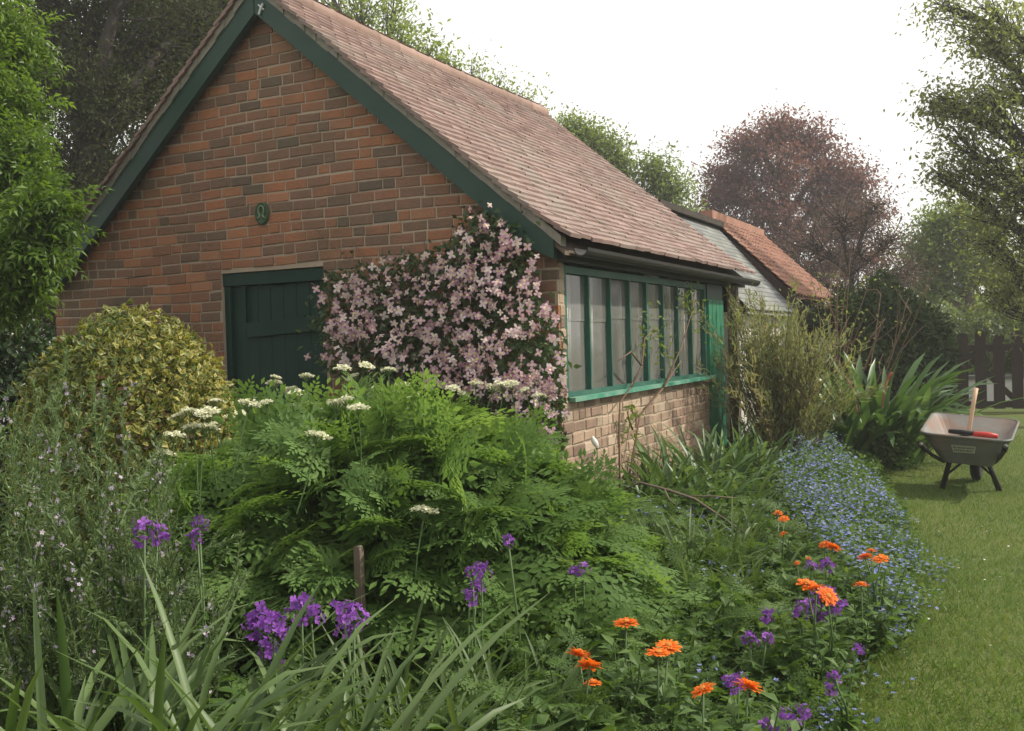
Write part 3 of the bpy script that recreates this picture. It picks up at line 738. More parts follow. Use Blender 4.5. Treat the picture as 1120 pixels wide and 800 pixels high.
def rings(mb, rs, flip=False, mi=0):
    v = np.concatenate(rs); k = len(rs[0]); f = []
    for a in range(len(rs) - 1):
        for i in range(k):
            q = (a * k + i, a * k + (i + 1) % k, (a + 1) * k + (i + 1) % k, (a + 1) * k + i); f.append(q[::-1] if flip else q)
    f.append(tuple(range((len(rs) - 1) * k, len(rs) * k))[::1 if flip else -1])
    mb.add(v, f, .5, mi)
rings(tr, [rim, mid, bot], True, 0); rings(tr, inn, False, 1)
tr.build('tray', [m_tray, m_trayin], wb, False)
mb = MB(); mb.tube(np.concatenate([rim, rim[:2]]), .013, 6, cap=False); mb.build('tray_rim', m_tray, wb, True)
for s_ in (-1, 1):
    mb = MB(); mb.tube([(s_ * .15, .30, .28), (s_ * .19, .36, .15), (s_ * .235, .42, 0)], [.024, .022, .026], 8); mb.build('leg', m_dark, wb, True)
    mb = MB(); mb.tube([(s_ * .205, .385, .12), (s_ * .05, .42, .25)], .012, 6); mb.build('brace', m_dark, wb, True)
    mb = MB(); mb.tube([(s_ * .05, 1.02, .2), (s_ * .13, .7, .235), (s_ * .21, .3, .26), (s_ * .27, .1, .33), (s_ * .31, -.06, .40)], .017, 8)
    hd = mb.build('handle', m_dark, wb, True)
    mb = MB(); mb.tube([(s_ * .31, -.06, .40), (s_ * .33, -.16, .45)], .023, 8, 0.5, 0); mb.tube([(s_ * .3305, -.162, .451), (s_ * .332, -.172, .455)], [.018, .012], 8, .5, 1)
    mb.build('grip', [m_rubber, m_tray], hd, True)
a = np.linspace(0, 2 * PI, 25)
mb = MB(); v = []
for q in a[:-1]:
    for p in np.linspace(0, 2 * PI, 9)[:-1]:
        rr_ = .152 + .042 * math.cos(p); v.append((.045 * math.sin(p), 1.0 + rr_ * math.cos(q), .194 + rr_ * math.sin(q)))
mb.add(v, np.array([(i * 8 + j, i * 8 + (j + 1) % 8, ((i + 1) % 24) * 8 + (j + 1) % 8, ((i + 1) % 24) * 8 + j) for i in range(24) for j in range(8)]))
wh = mb.build('wheel', m_rubber, wb, True)
mb = MB(); mb.tube([(-.02, 1.0, .194), (.02, 1.0, .194)], .112, 20); mb.tube([(-.07, 1.0, .194), (.07, 1.0, .194)], .014, 8); mb.build('wheel_rim', m_tray, wh)
# faded maker's plate on the rear of the tray: pale panel with two rows of small marks
mb = MB()
def back_pt(u, v_, off=.006):
    b0 = np.array([u, 0.0, .50]); b1 = np.array([u * .56, .14, .262]); q = b0 + (b1 - b0) * v_
    return q + [0, -off * 1.0 - .012, -.085 * u * (1 - v_)]
quad = [back_pt(-.13, .58), back_pt(.10, .58), back_pt(.10, .30), back_pt(-.13, .30)]
mb.add(quad, np.array([(0, 1, 2, 3)])); rp = random.Random(3)
mb.build('label_panel', m_label, wb)
mb = MB()
for row, (va, vb) in enumerate(((.53, .46), (.42, .36))):
    u = -.115
    while u < .07:
        wd_ = rp.uniform(.008, .022); mb.add([back_pt(u, va, .009), back_pt(u + wd_, va, .009), back_pt(u + wd_, vb, .009), back_pt(u, vb, .009)], np.array([(0, 1, 2, 3)])); u += wd_ + .006
mb.build('label_lettering', m_letter, wb)
def wb_pt(x, y, z):
    c, s_ = math.cos(yaw), math.sin(yaw); return np.array([base[0] + c * x - s_ * y, base[1] + s_ * x + c * y, z])
t = thing('garden_fork', 'garden hand tool with a long pale wooden handle leaning up out of the wheelbarrow', 'garden fork', loc=wb_pt(-.03, .40, .29), rz=yaw)
mb = MB(); mb.tube([(0, 0, .03), (.035, -.02, .25), (.065, -.01, .43), (.085, .02, .56)], [.016, .017, .017, .019], 8); mb.build('handle', m_ash, t, True)
mb = MB(); mb.tube([(0, .002, .034), (-.02, .0, .008)], .013, 6); mb.tube([(-.07, .02, .012), (.05, -.02, .012)], .01, 6)
for k in range(4): mb.tube([(-.07 + .04 * k, .02 - .0133 * k, .012), (-.10 + .04 * k, -.12, .008)], .006, 5)
mb.build('tines', m_dark, t, True)
t = thing('garden_shears', 'red and black handled shears laid across the rear of the wheelbarrow', 'shears', loc=wb_pt(.03, .13, .49), rz=yaw)
mb = MB(); mb.tube([(.02, 0, .004), (.12, .02, -.004), (.2, .0, -.014)], [.020, .024, .018], 8); mb.build('red_handle', m_red, t, True)
mb = MB(); mb.tube([(-.16, .02, .022), (-.06, -.01, .016), (.03, .0, .012)], [.017, .022, .014], 8); mb.build('black_handle', m_rubber, t, True)
mb = MB(); mb.tube([(.03, .01, .0), (-.05, .05, -.01), (-.14, .16, -.05)], [.012, .014, .004], 6); mb.build('blade', m_dark, t, True)

# ------------------------------------------------------------------ GATE
GY = 16.3
gl_ = onZ(1047, 448, .04); gr_ = np.array([gl_[0] + 1.35, gl_[1] + .1, 0])
gd = unit(gr_ - gl_ * [1, 1, 0]); gz_ = math.atan2(gd[1], gd[0])
gt_ = thing('picket_gate', 'dark brown wooden picket gate with a diagonal brace at the end of the lawn', 'gate', loc=(gl_[0], gl_[1], 0), rz=gz_)
for k in range(6):
    x = .01 + k * .265; tp = 1.24 + .04 * math.sin(k * 2.2)
    mb = MB(); mb.prism([(x, .05), (x + .165, .05), (x + .165, tp), (x + .12, tp + .035), (x + .045, tp + .035), (x, tp)], lambda p, q: (p[0], 0 if q else -.022, p[1])); mb.build('picket', m_brownwood, gt_)
for z in (1.03, .12):
    mb = MB(); mb.beam((-.1, .024, z), (1.6, .024, z), .04, .10); mb.build('rail', m_brownwood, gt_)
mb = MB(); mb.beam((.12, .026, .97), (.85, .026, .19), .036, .09); mb.build('brace', m_brownwood, gt_)
mb = MB(); mb.box((1.62, -.05, 0), (1.74, .07, 1.4)); mb.build('gate_post', m_brownwood, gt_)
t = thing('pale_wall', 'low pale rendered wall glimpsed between the pickets of the gate', 'wall', loc=(gl_[0] + .8, gl_[1] + 1.6, 0), rz=.1)
mb = MB(); mb.box((-2.2, 0, 0), (2.6, .2, .46)); mb.build('wall', m_pale, t); mb = MB(); mb.box((-2.25, -.04, .462), (2.65, .24, .52)); mb.build('coping', m_slate, t)

# ------------------------------------------------------------------ TREES
def tree(name, label, base, top, blobs, leaf, mleaf, mbark=None, r0=.25, per=60, tw=26, tpl=None, spread=.22, droop=.3, group=None, cat='tree', twig_r=.012, tint=(.5, .2), flat=0., seed=1):
    """base/top of trunk; blobs = [(centre, radius, flatten)] that the limbs reach into; leaves hang round every twig"""
    R_ = np.random.default_rng(seed); mbark = mbark or m_bark; tpl = tpl or LEAF
    root = thing(name, label, cat, group, loc=base)
    base = np.asarray(base, float); top = np.asarray(top, float)
    wd_ = MB(); t = np.linspace(0, 1, 7)[:, None]
    trunk = base + (top - base) * t + np.concatenate([[[0, 0, 0]], R_.normal(0, .05 * np.linalg.norm(top - base) / 4, (6, 3)) * [1, 1, .2]])
    wd_.tube(trunk - base, np.linspace(r0, r0 * .35, 7) * np.array([1.25, 1, 1, 1, 1, 1, 1]), 9)
    LP, LT, LN, LS, LC = [], [], [], [], []
    for (c, rad, fl) in blobs:
        c = np.asarray(c, float)
        hgt_ = np.clip((c[2] - base[2]) / max(.1, top[2] - base[2]) - .25, .15, 1.0)
        i_ = hgt_ * 6; i0 = min(5, int(i_)); st = trunk[i0] + (trunk[i0 + 1] - trunk[i0]) * (i_ - i0)
        midp = (st + c) / 2 + R_.normal(0, .12, 3) * np.linalg.norm(c - st) + [0, 0, .06 * np.linalg.norm(c - st)]
        s = np.linspace(0, 1, 8)[:, None]; limb = (1 - s) ** 2 * st + 2 * s * (1 - s) * midp + s ** 2 * c
        wd_.tube(limb - base, np.linspace(r0 * .38, max(.012, r0 * .10), 8), 6)
        bt = R_.normal(0, .10)
        for k in range(tw):
            d = unit(R_.normal(size=3)); q = c + d * rad * (R_.random() ** .42) * [1, 1, fl]
            a = limb[R_.integers(4, 8)]
            mm = (a + q) / 2 + R_.normal(0, .12, 3) * np.linalg.norm(q - a)
            s = np.linspace(0, 1, 5)[:, None]; tg = (1 - s) ** 2 * a + 2 * s * (1 - s) * mm + s ** 2 * q
            wd_.tube(tg - base, np.linspace(twig_r * 1.6, twig_r * .4, 5), 4, cap=False)
            u = .25 + .75 * R_.random(per) ** .7; ii = np.minimum(3, (u * 4).astype(int)); fr_ = (u * 4 - ii)[:, None]
            pp = tg[ii] * (1 - fr_) + tg[ii + 1] * fr_ + R_.normal(0, spread, (per, 3)) * [1, 1, .55 if flat else .9]
            LP.append(pp); dirs = unit((q - a)[None] * .5 / max(.1, np.linalg.norm(q - a)) + R_.normal(0, .8, (per, 3)) + [0, 0, -droop]); LT.append(dirs)
            LN.append(unit(R_.normal(0, .55, (per, 3)) + [0, 0, 1])); LS.append(R_.uniform(.65, 1.25, per) * leaf)
            LC.append(np.clip(R_.normal(tint[0] + bt + R_.normal(0, .07), tint[1], per), 0, 1))
    wd_.build('trunk', mbark, root, True)
    lf = MB(); lf.scatter(tpl, np.concatenate(LP) - base, np.concatenate(LT), np.concatenate(LN), np.concatenate(LS), np.concatenate(LC))
    lf.build('crown', mleaf, root)
    return root
def blobs_px(lst, d):
    return [(P(x, y, d + dd), r * d / F, fl) for (x, y, r, dd, fl) in lst]
def foot(px, d):
    v = P(px, 400, d); v[2] = 0; return v

ml_left = mat_leaf('fresh_green_leaf', [(.05,.095,.012), (.09,.16,.02), (.15,.24,.04)], .5, .45)
ml_dark = mat_leaf('dark_evergreen_leaf', [(.020,.030,.010), (.034,.048,.015), (.052,.068,.022), (.09,.085,.03)], .3, .65, spec=.15)
ml_oak = mat_leaf('oak_leaf', [(.12,.15,.05), (.17,.205,.075), (.22,.25,.10)], .6)
ml_yel = mat_leaf('yellow_green_leaf', [(.12,.17,.035), (.17,.23,.055), (.22,.28,.08)], .55)
ml_mid = mat_leaf('mid_green_leaf', [(.095,.14,.03), (.135,.19,.045), (.18,.24,.065)], .55)
ml_beech = mat_leaf('copper_beech_leaf', [(.085,.034,.042), (.135,.052,.060), (.18,.08,.082), (.15,.12,.06)], .5)
ml_plum = mat_leaf('purple_brown_leaf', [(.07,.045,.045), (.11,.07,.065), (.15,.10,.085)], .3)
ml_hedge = mat_leaf('yew_hedge_leaf', [(.018,.034,.010), (.032,.058,.016), (.06,.095,.028)], .25, .6, spec=.2)
ml_hedge2 = mat_leaf('pale_hedge_leaf', [(.05,.08,.025), (.08,.12,.035), (.12,.16,.05)], .3)

# near left: bright ash-like tree leaning into the frame
tree('ash_tree', 'bright green leafy tree overhanging the left corner of the brick gable', foot(-60, 6.6), P(-70, 120, 6.6),
     blobs_px([(-8,20,48,0,.8),(14,45,36,.3,.7),(-23,85,50,-.2,.8),(7,120,42,.1,.7),(17,165,40,-.2,.7),(-3,205,45,.2,.7),(12,255,44,-.3,.7),(-28,280,46,0,.8),(-3,310,38,.2,.7),(-48,160,50,.4,.9),(-48,30,50,.4,.9),(17,240,26,-.2,.7),(52,220,22,-.9,.8),(33,262,24,-.9,.8),(8,300,26,-.9,.8)], 6.6),
       .165, ml_left, r0=.10, per=13, tw=34, tpl=PINNATE, spread=.06, droop=.55, twig_r=.005, tint=(.5,.2), seed=3)
# dark holm oak behind
tree('holm_oak', 'dark evergreen oak rising behind the left slope of the shed roof', foot(70, 13), P(95, 160, 13),
     blobs_px([(100,20,75,0,.9),(170,30,75,.5,.9),(60,80,70,-.5,.9),(130,110,75,0,.9),(190,90,60,.8,.9),(95,180,70,0,.9),(150,190,55,.6,.9),(60,240,70,-.4,.9),(110,255,55,.3,.9),(215,20,55,1,.9),(40,-10,80,0,.9),(150,-40,80,0,.9),(30,310,70,-.3,.9),(85,320,60,.2,.9),(10,170,80,0,.9),(250,-20,45,1.5,.9)], 13),
     .060, ml_dark, m_darkbark, r0=.35, per=95, tw=44, spread=.17, twig_r=.014, seed=4)
tree('screen_tree', 'tall dark evergreen tree farther back behind the holm oak', foot(150, 19), P(140, 100, 19),
     blobs_px([(60,60,110,0,1),(160,60,110,0,1),(100,180,120,0,1),(180,-20,110,0,1),(40,260,110,0,1),(220,40,60,0,1)], 19),
     .10, ml_dark, m_darkbark, r0=.07, per=70, tw=54, spread=.28, twig_r=.02, tint=(.4,.2), seed=41)
# trees over the ridge
tree('lime_tree', 'sunlit yellow green tree showing above the near half of the shed ridge', foot(420, 24), P(425, 120, 24),
     blobs_px([(395,0,38,0,.8),(430,10,36,0,.8),(380,25,30,.5,.8),(440,45,26,-.5,.8),(470,60,24,0,.8),(490,75,22,0,.8),(350,-20,40,0,.8),(410,60,40,0,.8)], 24),
     .13, ml_yel, r0=.3, per=30, tw=22, spread=.24, seed=5)
tree('young_birch', 'thin airy tree with sparse pale leaves above the middle of the shed ridge', foot(540, 23), P(545, 180, 23),
     blobs_px([(515,80,26,0,.9),(545,100,28,0,.9),(570,110,25,0,.9),(590,130,20,0,.9),(525,110,26,0,.9),(560,140,30,0,.9),(600,150,22,0,.9)], 23),
     .09, ml_yel, r0=.12, per=22, tw=20, spread=.22, twig_r=.009, seed=6)
tree('field_maple', 'rounded mid green tree behind the far end of the shed roof', foot(700, 27), P(700, 260, 27),
     blobs_px([(675,170,26,0,.8),(715,185,32,0,.8),(735,205,25,0,.8),(655,160,20,0,.8),(690,205,40,0,.8),(640,150,20,.5,.8),(735,230,30,0,.8),(620,140,16,.5,.8),(700,240,40,0,.8)], 27),
     .12, ml_mid, r0=.3, per=48, tw=30, spread=.24, seed=7)
tree('copper_beech', 'large copper beech with dark purple crown behind the outbuildings', foot(855, 36), P(858, 210, 36),
     blobs_px([(850,140,32,0,.7),(885,155,38,0,.7),(820,160,34,0,.7),(800,190,36,0,.7),(850,185,46,-1,.7),(905,185,40,0,.7),(790,215,32,0,.6),(840,225,46,-1,.7),(900,220,46,0,.7),(930,200,32,0,.6),(800,250,42,0,.7),(860,260,50,-1,.7),(920,245,42,0,.7),(945,230,26,0,.6),(770,240,26,0,.6),(830,290,50,0,.7),(890,300,50,0,.7),(940,280,40,0,.7)], 36),
     .15, ml_beech, m_darkbark, r0=.35, per=76, tw=36, spread=.34, flat=1, twig_r=.022, tint=(.42,.2), seed=8)
tree('plum_tree', 'twiggy purple brown tree with small thin leaves left of the bright gap of sky', foot(935, 20), P(930, 300, 20),
     blobs_px([(920,240,36,0,1),(955,225,30,0,1),(890,270,36,0,1),(940,280,42,0,1),(975,260,30,0,1),(880,310,36,0,1),(925,320,40,0,1),(965,310,40,0,1),(990,300,30,.5,1),(850,290,30,.5,1)], 20),
     .06, ml_plum, m_darkbark, r0=.14, per=22, tw=44, spread=.16, twig_r=.009, seed=9)
# right-hand oak reaching into the frame
tree('oak_tree', 'big green oak spreading its tiered branches into the right side of the picture', foot(1185, 13.5), P(1180, 40, 13.5),
     blobs_px([(1085,10,38,0,0.80),(1030,6,28,.4,0.80),(1115,40,34,-.5,0.80),(1085,45,24,0,0.80),(1062,45,20,.5,0.80),(1115,85,38,0,0.80),(1090,100,28,.4,0.80),(1035,108,26,.2,0.80),(1020,118,18,.3,0.80),(1075,112,26,-.4,0.80),(1050,150,26,0,0.80),(1100,140,34,.3,0.80),(1090,175,34,0,0.80),(1055,185,26,.2,0.80),(1025,190,16,.2,0.80),(1120,190,40,-.4,0.80),(1105,215,40,0,0.80),(1070,225,30,.5,0.80),(1120,250,46,0,0.80),(1085,265,36,.4,0.80),(1150,100,50,0,0.80),(1150,20,50,.5,0.80),(1160,190,50,0,.8),(1110,300,38,.5,.8),(1135,335,40,.3,.8),(1090,320,26,.6,.8)], 13.5),
     .075, ml_oak, m_darkbark, r0=.15, per=20, tw=34, spread=.17, twig_r=.008, seed=10)
tree('sycamore_tree', 'rounded green tree low under the oak beyond the gate', foot(1060, 25), P(1060, 290, 25),
     blobs_px([(1020,250,30,0,.8),(1045,235,32,0,.8),(1005,275,28,0,.8),(1035,280,36,0,.8),(1075,255,36,0,.8),(1065,295,40,0,.8),(1100,290,46,0,.8),(1020,310,30,0,.8),(1120,310,46,0,.8),(1000,300,20,.4,.8)], 25),
     .12, ml_mid, r0=.25, per=58, tw=32, spread=.2, seed=12)

tree('apple_tree', 'small apple tree standing on the lawn to the right that shades the near grass', np.array([5.3, 7.8, 0.]), np.array([5.2, 7.7, 2.6]),
     [(np.array([5.2 + a, 7.7 + b_, c]), .85, .8) for a, b_, c in ((-1.1,-.6,3.6),(0,-.9,4.0),(1.0,-.4,3.7),(-.6,.7,4.1),(.6,.8,4.0),(0,0,4.7),(-1.6,.2,3.3),(-.4,-1.7,3.5))],
     .07, ml_mid, r0=.12, per=34, tw=24, spread=.14, seed=77)

# ------------------------------------------------------------------ HEDGES and background shrubs
def leafy_mass(name, label, cat, ells, n, leaf, mleaf, tpl=LEAF, depthf=.35, tint=(.5, .22), seed=1, stems=None, mstem=None, group=None, up=.4, jag=.06):
    """bushy mass: leaves set through the outer layers of a few ellipsoids (centre, radii)"""
    R_ = np.random.default_rng(seed)
    c0 = np.mean([e[0] for e in ells], 0); c0 = np.array([c0[0], c0[1], 0])
    root = thing(name, label, cat, group, loc=c0)
    vol = np.array([np.prod(e[1]) ** (2 / 3) for e in ells]); cnt = (n * vol / vol.sum()).astype(int)
    PP, TT, NN, CC = [], [], [], []
    for (c, r), k in zip(ells, cnt):
        c = np.asarray(c, float); r = np.asarray(r, float); d = unit(R_.normal(size=(k, 3)))
        lump = 1 + jag * (np.sin(d[:, 0] * 7 + c[0] * 3) + np.sin(d[:, 1] * 9 + 1) + np.sin(d[:, 2] * 8 + d[:, 0] * 5)) 
        p = c + d * r * (lump * (1 - depthf * R_.random(k) ** 1.5))[:, None] + R_.normal(0, leaf * .4, (k, 3))
        ok = p[:, 2] > .02
        p, d = p[ok], d[ok]; m = len(p)
        PP.append(p); nn = unit(d / r)
        TT.append(unit(nn * .55 + R_.normal(0, .6, (m, 3)) + [0, 0, up * .4])); NN.append(unit(nn + R_.normal(0, .45, (m, 3)) + [0, 0, up]))
        CC.append(np.clip(R_.normal(tint[0], tint[1], m) + .10 * np.sin(p[:, 0] * 6 + p[:, 2] * 4), 0, 1))
    mb = MB(); pp = np.concatenate(PP)
    mb.scatter(tpl, pp - c0, np.concatenate(TT), np.concatenate(NN), R_.uniform(.65, 1.3, len(pp)) * leaf, np.concatenate(CC))
    mb.build('foliage', mleaf, root)
    sm = MB()
    for (c, r) in ells:
        for k in range(stems or 3):
            q = np.asarray(c) + unit(R_.normal(0, 1, 3)) * R_.uniform(.2, .7) * r; b0 = np.array([c[0] + R_.normal(0, .2 * r[0]), c[1] + R_.normal(0, .2 * r[1]), 0])
            sm.tube(np.array([b0, (b0 + q) / 2 + R_.normal(0, .05, 3), q]) - c0, [.02, .014, .006], 5)
    sm.build('stem', mstem or m_brownstem, root, True)
    return root
def E_(px, py, d, rx, ry, rz): 
    return (P(px, py, d), (rx * d / F, ry, rz * d / F))
def Eg(px, ptop, d, rx, ry):
    """bush standing on the ground whose top shows at ptop"""
    t = P(px, ptop, d); zt = t[2]
    return (np.array([t[0], t[1], zt * .42]), (rx * d / F, ry, zt * .58))
leafy_mass('yew_hedge', 'dark green rounded hedge behind the wheelbarrow left of the gate', 'hedge',
           [Eg(922,326,14,42,.8), Eg(962,312,14,58,1.0), Eg(1002,334,14,36,.8), Eg(1022,360,14.3,17,.6)], 52000, .085, ml_hedge, seed=21)
leafy_mass('clipped_hedge', 'pale green clipped hedge seen above the picket gate', 'hedge',
           [Eg(1030,350,19.5,40,.8), Eg(1065,338,19.5,40,.8), Eg(1105,334,19.5,40,.8), Eg(1150,330,19.5,45,.8)], 22000, .09, ml_hedge2, seed=22)
leafy_mass('laurel_bush', 'dark bush at the right edge beside the picket gate', 'bush',
           [Eg(1142,325,17.6,26,.5), Eg(1170,320,17.6,34,.8)], 9000, .07, ml_hedge, seed=23)
leafy_mass('far_thicket', 'hazy band of green thicket in the distance beyond the garden', 'thicket',
           [Eg(x, 315 + 12 * math.sin(x * .05), 42, 70, 2.5) for x in range(600, 1260, 75)], 34000, .28, ml_mid, seed=24, up=.3)
leafy_mass('boundary_thicket', 'dark thicket behind the left corner of the shed', 'thicket',
           [Eg(x, 290, 16, 80, 1.4) for x in (-120, -40, 40)], 18000, .11, ml_dark, seed=25)
ml_ivy = mat_leaf('ivy_leaf', [(.015,.035,.012), (.03,.06,.018), (.07,.10,.03)], .2, .35, spec=.5)
leafy_mass('ivy_bush', 'dark glossy ivy bush low at the left edge under the bright tree', 'bush',
           [Eg(10,345,6.3,40,.35), Eg(-30,330,6.4,50,.4), Eg(40,372,6.2,22,.25)], 9500, .055, ml_ivy, tpl=BROAD, seed=26, stems=1, mstem=m_darkbark)
# bare brown stems in front of the hedge
t = thing('bare_shrub', 'bare brown stemmed shrub with arching twigs in front of the dark hedge', 'shrub', loc=foot(912, 12.3))
mb = MB(); b0 = foot(912, 12.3); R_ = np.random.default_rng(31)
for k in range(26):
    st = R_.normal(0, .13, 3) * [1, 1, 0]; tip = st + [R_.normal(0, .42), R_.normal(0, .35), R_.uniform(1.1, 2.5)]
    mdp = (st + tip) / 2 + R_.normal(0, .1, 3); s = np.linspace(0, 1, 7)[:, None]
    c_ = (1 - s) ** 2 * st + 2 * s * (1 - s) * mdp + s ** 2 * tip; mb.tube(c_, np.linspace(.012, .003, 7), 5)
    for j in range(4):
        a_ = c_[R_.integers(3, 7)]; e_ = a_ + R_.normal(0, .2, 3) + [0, 0, .15]; mb.tube([a_, (a_ + e_) / 2 + R_.normal(0, .02, 3), e_], [.005, .004, .002], 4, cap=False)
mb.tube([(.15, 0, .7), (.35, -.1, 1.15), (.62, -.1, 1.5)], [.012, .009, .005], 5)
mb.build('stem', m_brownstem, t, True)
mb = MB(); n = 260; mb.scatter(LEAF, np.stack([R_.normal(.0, .3, n), R_.normal(0, .25, n), R_.uniform(.9, 2.1, n)], 1), rand_dirs(n), unit(R_.normal(0, .5, (n, 3)) + [0, 0, 1]), .05, R_.random(n)); mb.build('leaves', ml_yel, t)

# ------------------------------------------------------------------ strap leaved plants
def strap_plant(name, label, cat, base, n, Ln, wd, mleaf, lean=(.1, .7), droop=(.3, 1.4), rad=.08, seed=1, group=None, tint=(.45, .2), fold=.35, nseg=7, part='leaves'):
    R_ = np.random.default_rng(seed); root = thing(name, label, cat, group, loc=base)
    mb = MB()
    for k in range(n):
        a = R_.uniform(0, 2 * PI); rr_ = rad * math.sqrt(R_.random())
        ribbon(mb, (rr_ * math.cos(a), rr_ * math.sin(a), 0), a + R_.normal(0, .5), R_.uniform(*lean), Ln * R_.uniform(.6, 1.15), wd * R_.uniform(.7, 1.2), R_.uniform(*droop), float(np.clip(R_.normal(*tint), 0, 1)), nseg, fold, R_.normal(0, .4))
    mb.build(part, mleaf, root, True)
    return root
ml_strap = mat_leaf('strap_leaf', [(.045,.085,.024), (.07,.125,.036), (.10,.16,.055), (.14,.19,.08)], .35, .5, spec=.3)
ml_blue = mat_leaf('blue_green_strap_leaf', [(.045,.085,.024), (.08,.13,.038), (.13,.19,.07)], .35, .45, spec=.35)
ml_crinum = mat_leaf('broad_strap_leaf', [(.04,.085,.024), (.07,.135,.04), (.115,.19,.075)], .3, .42, spec=.4)
ml_fine = mat_leaf('fine_grass_leaf', [(.045,.08,.02), (.07,.115,.03), (.11,.16,.05)], .35, .5)
# big clump by the hedge with a red arching stalk
cb = foot(958, 10.3)
cr_ = strap_plant('crinum_clump', 'large clump of broad glossy strap leaves with red arching flower stalks by the hedge', 'plant', cb, 170, 1.2, .095, ml_crinum, (.05, .8), (.5, 1.9), .42, 33)
mb = MB(); m_redstalk = mat_leaf('red_stalk', [(.30,.05,.04), (.42,.10,.08)], .2)
for (dx, tipx, z) in ((-.05, .22, 1.22), (-.1, -.18, 1.14)):
    s = np.linspace(0, 1, 9); mb.tube(np.stack([dx + (tipx) * s, 0 * s - .1, 1.1 * z * s - .34 * z * s ** 3], 1), np.linspace(.010, .017, 9), 6)
mb.build('red_flower_stalk', m_redstalk, cr_, True)
strap_plant('crinum_clump', 'smaller clump of broad drooping strap leaves beside the red stalked clump', 'plant', foot(918, 10.0), 60, 1.0, .085, ml_crinum, (.2, .9), (.6, 1.8), .22, 34)
leafy_mass('geranium_mound', 'low rounded mound of small green leaves at the lawn edge left of the barrow', 'plant', [(foot(962, 9.9) + [0, 0, .16], (.28, .28, .30))], 2600, .05, mat_leaf('geranium_leaf', [(.05,.10,.02), (.08,.15,.03), (.12,.19,.045)], .35), tpl=BROAD, seed=35)
# agapanthus-like clumps under the windows
for i, (px, d, n_, L_) in enumerate([(700, 6.9, 44, .62), (735, 7.2, 60, .75), (775, 7.7, 60, .75), (815, 8.1, 44, .7), (850, 8.3, 30, .6), (672, 6.5, 26, .5), (760, 6.6, 40, .55), (805, 6.9, 36, .55)]):
    strap_plant('strap_leaf_clump', 'arching clump of shiny dark strap leaves under the shed windows', 'plant', foot(px, d), int(n_ * 1.7), L_, .036, ml_strap if i % 2 else ml_crinum, (.1, .9), (.4, 1.6), .16, 50 + i, 'strap leaf clumps under the shed windows')
# foreground strap leaves along the bottom left
FG = [(15, 2.15, 26, .92), (85, 2.0, 30, .90), (160, 2.1, 28, .88), (240, 2.05, 30, .90), (320, 2.15, 26, .84), (-40, 2.3, 22, .92), (60, 2.5, 22, .80), (200, 2.5, 22, .76), (365, 2.35, 16, .62), (130, 2.4, 20, .8)]
for i, (px, d, n_, L_) in enumerate(FG):
    strap_plant('daylily_clump', 'broad arching strap leaves of a daylily in the front left of the bed', 'plant', foot(px, d), int(n_ * 1.25), L_ * 1.03, .029, ml_blue, (.08, .7), (.5, 1.9), .12, 70 + i, 'daylily clumps along the front left')
# fine grassy clumps
FGR = [(430, 2.6, 46, .60), (480, 2.75, 50, .60), (540, 2.9, 40, .5), (410, 3.0, 36, .55), (600, 3.1, 30, .42), (700, 4.6, 44, .5), (745, 4.9, 60, .55), (790, 5.1, 60, .55), (760, 4.3, 50, .45), (820, 4.6, 40, .42), (715, 5.4, 40, .45), (680, 4.0, 34, .42), (740, 3.7, 36, .42), (720, 3.3, 26, .36), (835, 5.4, 40, .42), (660, 3.6, 30, .4)]
for i, (px, d, n_, L_) in enumerate(FGR):
    strap_plant('grassy_clump', 'arching clump of narrow grassy leaves in the middle of the flower bed', 'plant', foot(px, d), n_, L_, .015 if i > 4 else .017, ml_fine, (.05, .7), (.4, 1.7), .10, 90 + i, 'grassy leaf clumps in the bed')

# ------------------------------------------------------------------ sweet cicely: big ferny mound with cream umbels
ml_cic = mat_leaf('ferny_leaf', [(.062,.118,.029), (.102,.182,.046), (.148,.242,.068), (.195,.29,.096)], .5, .6, spec=.2)
m_cream = mat_petal('cream_floret', [(.42,.46,.22), (.62,.62,.42), (.78,.77,.62)], .3)
cc = foot(430, 4.15)
cic = thing('sweet_cicely', 'big mound of soft ferny green leaves topped with flat cream flower heads', 'plant', loc=cc)
R_ = np.random.default_rng(77)
camr = unit(np.array([M[0, 0], M[1, 0], 0])); camf = unit(np.array([M[0, 2], M[1, 2], 0]))
def cic_top(u):        # height of the mound across the picture (u metres right of the centre)
    return np.interp(u, [-1.15, -.95, -.5, 0, .4, .8, 1.05, 1.3], [.80, .90, .94, .96, .90, .78, .52, .30])
mbs = MB()
for layer, (rk, n_) in enumerate(((1.0, 620), (.84, 480), (.66, 300))):
    a = R_.uniform(0, 2 * PI, n_); h = R_.random(n_) ** .8
    rad = np.sqrt(np.maximum(.02, 1 - (h * .98) ** 2.4)) * rk
    u = np.cos(a) * rad * 1.18 - .04; w_ = np.sin(a) * rad * .78
    z = h * cic_top(u * .98) * (.75 + .25 * rk) * R_.uniform(.90, 1.06, n_) + .06
    out = camr[None] * np.cos(a)[:, None] + camf[None] * np.sin(a)[:, None]
    pos = camr[None] * u[:, None] + camf[None] * w_[:, None] + np.array([0, 0, 1]) * z[:, None] - out * .10
    T = unit(out * (.9) + R_.normal(0, .45, (n_, 3)) + np.array([0, 0, 1]) * (.75 * h[:, None] - .15))
    N_ = unit(out * (.45 + .35 * (1 - h[:, None])) + R_.normal(0, .28, (n_, 3)) + [0, 0, .9])
    sz = R_.uniform(.17, .33, n_); ti = np.clip(R_.normal(.45, .17, n_), 0, 1)
    for k in range(3):
        s_ = (np.arange(n_) % 3) == k
        mbs.scatter(FRONDS[k], pos[s_], T[s_], N_[s_], sz[s_], ti[s_])
mbs.build('foliage', ml_cic, cic)
mb = MB()
